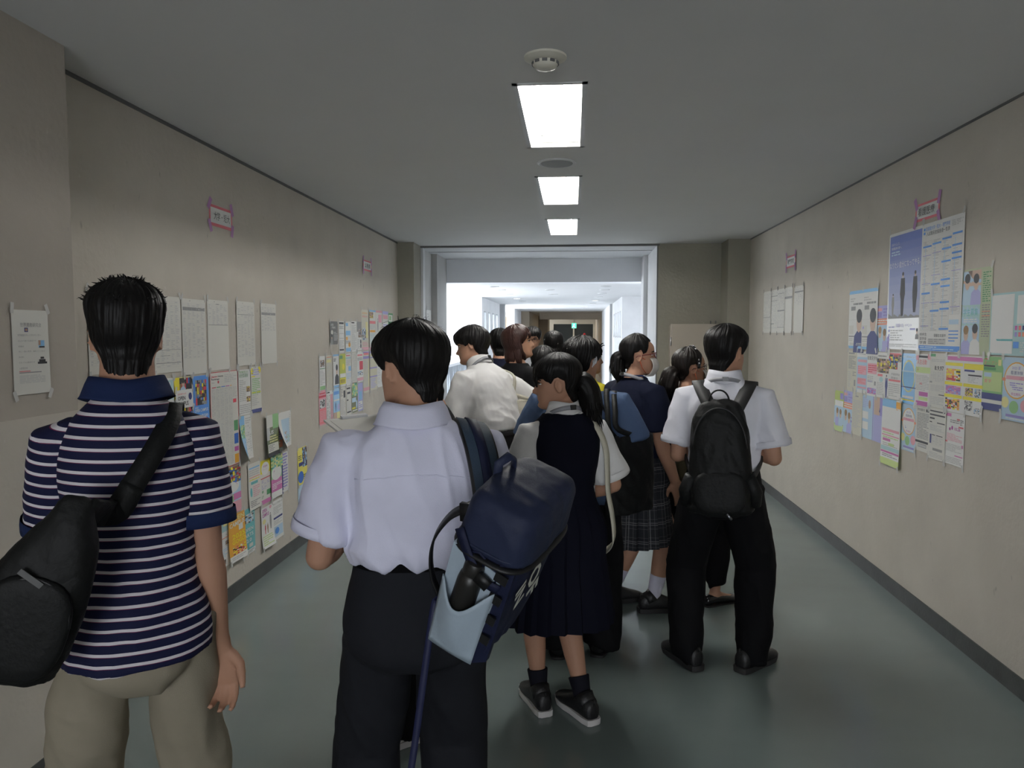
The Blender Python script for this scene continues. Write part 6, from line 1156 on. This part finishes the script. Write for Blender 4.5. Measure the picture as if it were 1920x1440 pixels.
tl = [(-.315,1.66,1.04),(-.335,1.65,.90),(-.36,1.65,.72),(-.385,1.64,.55),(-.392,1.64,.50)]; b = MB(); ribbon(b, [toL(R, oo, p) for p in [oo+R@V(-.085,-.085,-.145)]+tl], [V(0,-1,0)@R]*6, .016, .003, 30); b.build('strap_tail', mat('blue_webbing', (.008,.011,.050), .6), o)
b2_ = oo+R@V(-.008, yq-.006, -.050); e, Rb, ob = frame('water_bottle', b2_, R[:,0], R[:,2]+R[:,0]*.05); tag(e, 'black water bottle in the side pocket of the blue backpack', 'bottle')
M_BOT = mat('matt_black_bottle', (.012,.011,.010), .4); ax, ay = V(1,0,0), V(0,1,0)
b = MB(); b.loft([ell((0,0,z), ax, ay, r_, r_, 26) for z, r_ in ((-.09,.026),(-.085,.0285),(.01,.0285),(.055,.0285),(.072,.026),(.078,.020))]); b.build('flask', M_BOT, e, smooth=40)
b = MB(); b.loft([ell((0,0,z), ax, ay, r_, r_, 26) for z, r_ in ((.079,.0235),(.100,.0235),(.108,.020),(.111,.012))]); b.build('cap', M_BOT, e, smooth=40)
b = MB(); b.tube([(-.018,0,.105),(-.015,0,.126),(.0,0,.134),(.015,0,.126),(.018,0,.105)], .004, 8); b.build('carry_loop', M_BAGND, e)

# C: black backpack
S5, M5 = k5['S'], k5['M']; H5 = Rz(D(-12)); c = M5(S5(.655, -.012, -.245)[0]); o, R, oo = frame('backpack', c, H5@V(1,0,0), V(-.02,.05,1)); o['label'] = 'black backpack worn by the boy in the white shirt'; o['category'] = 'backpack'; o['group'] = 'bags carried by the people'
b = MB(); rows = [(-.285,.07,.035),(-.275,.115,.06),(-.22,.137,.085),(-.12,.140,.092),(-.02,.134,.086),(.08,.128,.080),(.15,.118,.072),(.20,.096,.058),(.235,.062,.040),(.245,.03,.02)]
b.loft([ell(V(0,0,z), V(1,0,0), V(0,1,0), *cub(rows, np.array(z)), 36, 2.7) for z in np.linspace(-.285,.245,30)]); me = remesh(b, 'body', .008, 2); folds(me, .007, (12,12,8), 8); finish('body', me, M_BAGK, o)
b = MB(); b.loft([ell(V(0,-.075-.022*q,-.17), V(1,0,0), V(0,0,1), .112*s_, .095*s_, 30, 3) for q, s_ in ((0,1.05),(.6,1.03),(1,.92),(1.1,.6))]); b.build('front_pocket', M_BAGK, o)
b = MB(); b.tube([V(.118*math.cos(a), -.064, .02+.19*math.sin(a)) for a in np.linspace(.05, math.pi-.05, 24)], .004, 8); b.build('zipper', M_ZIP, o)
for sx in (-1, 1):
    b = MB(); b.tube([V(sx*.125,-.05,-.10), V(sx*.150,-.02,-.17), V(sx*.150,0,-.235)], [.03,.036,.028], 12); b.build('side_pocket', M_BAGK, o)
    pw, nw = [], []
    for z, x, y, n in ((.765,.055,-.175,(0,-1,.5)),(.800,.085,-.128,(0,-.8,.7)),(.830,.112,-.070,(.1,-.3,1)),(.840,.125,.0,(.1,.1,1)),(.815,.13,.08,(.1,.8,.6)),(.76,.135,.15,(0,1,.2)),(.69,.16,.13,(.5,.8,0)),(.64,.185,.03,(1,0,0)),(.60,.16,-.10,(1,-.5,0)),(.575,.12,-.19,(.3,-1,0))):
        p_, R_ = S5(z, sx*x, y); pw.append(M5(p_)); nw.append(H5@R_@V(sx*n[0], n[1], n[2]))
    b = MB(); ribbon(b, [toL(R, oo, p) for p in pw], [n@R for n in nw], [.058,.062,.06,.055,.03,.022,.022], .010, 60); b.build('shoulder_strap', mat('charcoal_strap', (.022,.022,.022), .6), o)
b = MB(); b.tube([V(.045*math.cos(a), -.012, .225+.065*math.sin(a)**.8 if math.sin(a) > 0 else .225) for a in np.linspace(math.pi-.05, .05, 16)], [(.004,.009)]*16, 8, up=(1,.1,0)); b.build('grab_handle', M_BAGK, o)
b = MB(); b.tube([V(.03,-.105,-.26), V(.05,-.10,-.285)], .006, 8); b.build('zip_pull', mat('steel_pull', (.35,.36,.4), .3, metal=1), o)

def tote(label, pos, X, w_, h_, d_, m, straps, extra=None, lean=(0,0,1)):
    o, R, oo = frame('tote_bag', pos, X, lean); o['label'] = label; o['category'] = 'bag'; o['group'] = 'bags carried by the people'
    b = MB(); b.loft([ell(V(0,0,z*h_), V(1,0,0), V(0,1,0), w_/2*k_, d_/2*q, 36, 3.2) for z, k_, q in ((-.5,.90,.5),(-.48,.96,.85),(-.3,1,1),(0,1,.95),(.3,.97,.75),(.48,.94,.5),(.5,.93,.45),(.49,.9,.3),(.42,.88,.3))]); me = remesh(b, 'body', .008, 2); folds(me, .008, (10,10,7), len(label)); finish('body', me, m, o)
    for st, wd in straps:
        b = MB(); ribbon(b, [toL(R, oo, p) for p, n in st], [np.asarray(n, float)@R for p, n in st], wd, .004, 36); b.build('strap', m, o)
    if extra: extra(o, R, oo)
    return o
def body_path(k, hd, pts): return [(k['M'](k['S'](z, x, y)[0]), Rz(D(hd))@k['S'](z)[1]@V(*n)) for z, x, y, n in pts]
# D: black tote on the right shoulder of the blue T-shirt woman
pb = V(.285, 3.72, .965)
tote('black tote bag on the right shoulder of the woman in slate blue', pb, (.80,.60,0), .30, .40, .09, M_BAGK, [
    ([(pb+V(-.08,-.06,.19), (0,-1,0))] + body_path(k8, -8, [(.735,.165,-.172,(0,-1,.1)),(.785,.155,-.140,(0,-.9,.5)),(.830,.142,-.075,(0,-.3,1)),(.843,.140,.01,(0,.2,1)),(.80,.15,.125,(0,.9,.4))]) + [(pb+V(-.03,.22,.19), (0,1,0))], .026),
    ([(pb+V(.02,-.01,.19), (0,-1,0))] + body_path(k8, -8, [(.735,.205,-.165,(.2,-1,.1)),(.785,.192,-.135,(.2,-.9,.5)),(.824,.180,-.065,(.1,-.3,1)),(.836,.176,.02,(0,.2,1)),(.78,.185,.115,(0,.9,.4))]) + [(pb+V(.02,.20,.19), (0,1,0))], .026)])
# E: cream bag of the vest girl, in front of her, strap down her right side
pb = k4['M'](V(.10,.27,.70))
tote('cream canvas bag whose strap runs down the right side of the vest girl', pb, Rz(D(30))@V(1,.1,0), .26, .30, .08, M_CANV, [
    (body_path(k4, 30, [(.70,.10,.175,(0,1,0)),(.78,.105,.14,(0,1,.4)),(.825,.108,.04,(0,.2,1)),(.822,.112,-.05,(0,-.4,1)),(.785,.125,-.112,(0,-1,.4)),(.74,.138,-.132,(.1,-1,.1)),(.69,.146,-.128,(.2,-1,0)),(.63,.150,-.130,(.3,-1,0)),(.57,.168,-.135,(.4,-1,0)),(.51,.188,-.120,(.5,-1,0)),(.47,.215,-.06,(.8,-1,0))]) + [(k4['M'](V(.27,.12,.66)), Rz(D(30))@V(1,0,0)), (k4['M'](V(.21,.25,.70)), Rz(D(30))@V(1,1,0))], .028)])
# F: cream tote of the bending boy
pb = V(-.325, 4.70, 1.06)
def logo(o, R, oo):
    b = MB(); b.box((-.02,-.053,-.01), (.13,.004,.13)); b.build('logo_panel', mat('navy_print', (.012,.015,.06), .7), o, smooth=False)
    b = MB(); b.tube([V(-.02+.045*math.cos(a), -.057, -.01+.045*math.sin(a)) for a in np.linspace(0, 2*math.pi, 25)], .010, 8, (False, False)); b.build('logo_ring', mat('yellow_print', (.70,.50,.03), .7), o)
    for z in (-.105,-.125,-.145): b = MB(); b.box((-.02,-.052,z), (.11,.003,.009)); b.build('printed_line', mat('dark_print', (.05,.05,.06), .7), o, smooth=False)
tote('cream tote bag with a navy and yellow ring print beside the bending boy', pb, (1,.15,0), .30, .38, .10, M_CANV, [([(pb+V(-.06,-.02,.18), (0,-1,0))] + body_path(k9, 58, [(.765,.125,-.150,(.1,-1,.3)),(.808,.115,-.10,(0,-.7,.8)),(.830,.110,-.02,(0,0,1)),(.80,.12,.09,(0,.8,.5))]) + [(pb+V(.06,.03,.18), (0,1,0))], .024)], logo)
# G: olive shoulder bag and white printed bag of the woman with the hairband
pb = V(.70, 4.50, .865); tote('olive brown bag at the hip of the woman with the hairband', pb, (.9,.3,0), .17, .26, .08, mat('olive_canvas', (.095,.080,.040), .8, bump=.3, bscale=200), [([(pb+V(-.05,0,.12), (0,-1,0))] + body_path(k7, -46, [(.70,-.155,-.10,(-.6,-1,0)),(.78,-.13,-.10,(0,-1,.5)),(.815,-.11,-.02,(0,0,1)),(.79,-.11,.09,(0,1,.4))]) + [(pb+V(.05,.14,.12), (0,1,0))], .018)])
def pan(o, R, oo):
    b = MB(); b.box((0,-.045,.02), (.10,.004,.10)); b.build('dark_panel', MATS['navy_print'], o, smooth=False)
    for x in (-.045,-.02,.005,.03,.05): b = MB(); b.box((x,-.043,-.09), (.010,.003,.06)); b.build('printed_bar', MATS['dark_print'], o, smooth=False)
pb = V(.79, 4.34, .80); tote('white bag with a dark printed panel left of the black backpack', pb, (.95,.2,0), .17, .27, .07, mat('white_canvas', (.60,.60,.58), .8), [([(pb+V(-.05,0,.13), (0,-1,0)), (pb+V(-.03,.04,.22), (0,-1,0)), (pb+V(.03,.04,.22), (0,-1,0)), (pb+V(.05,0,.13), (0,-1,0))], .016)], pan)
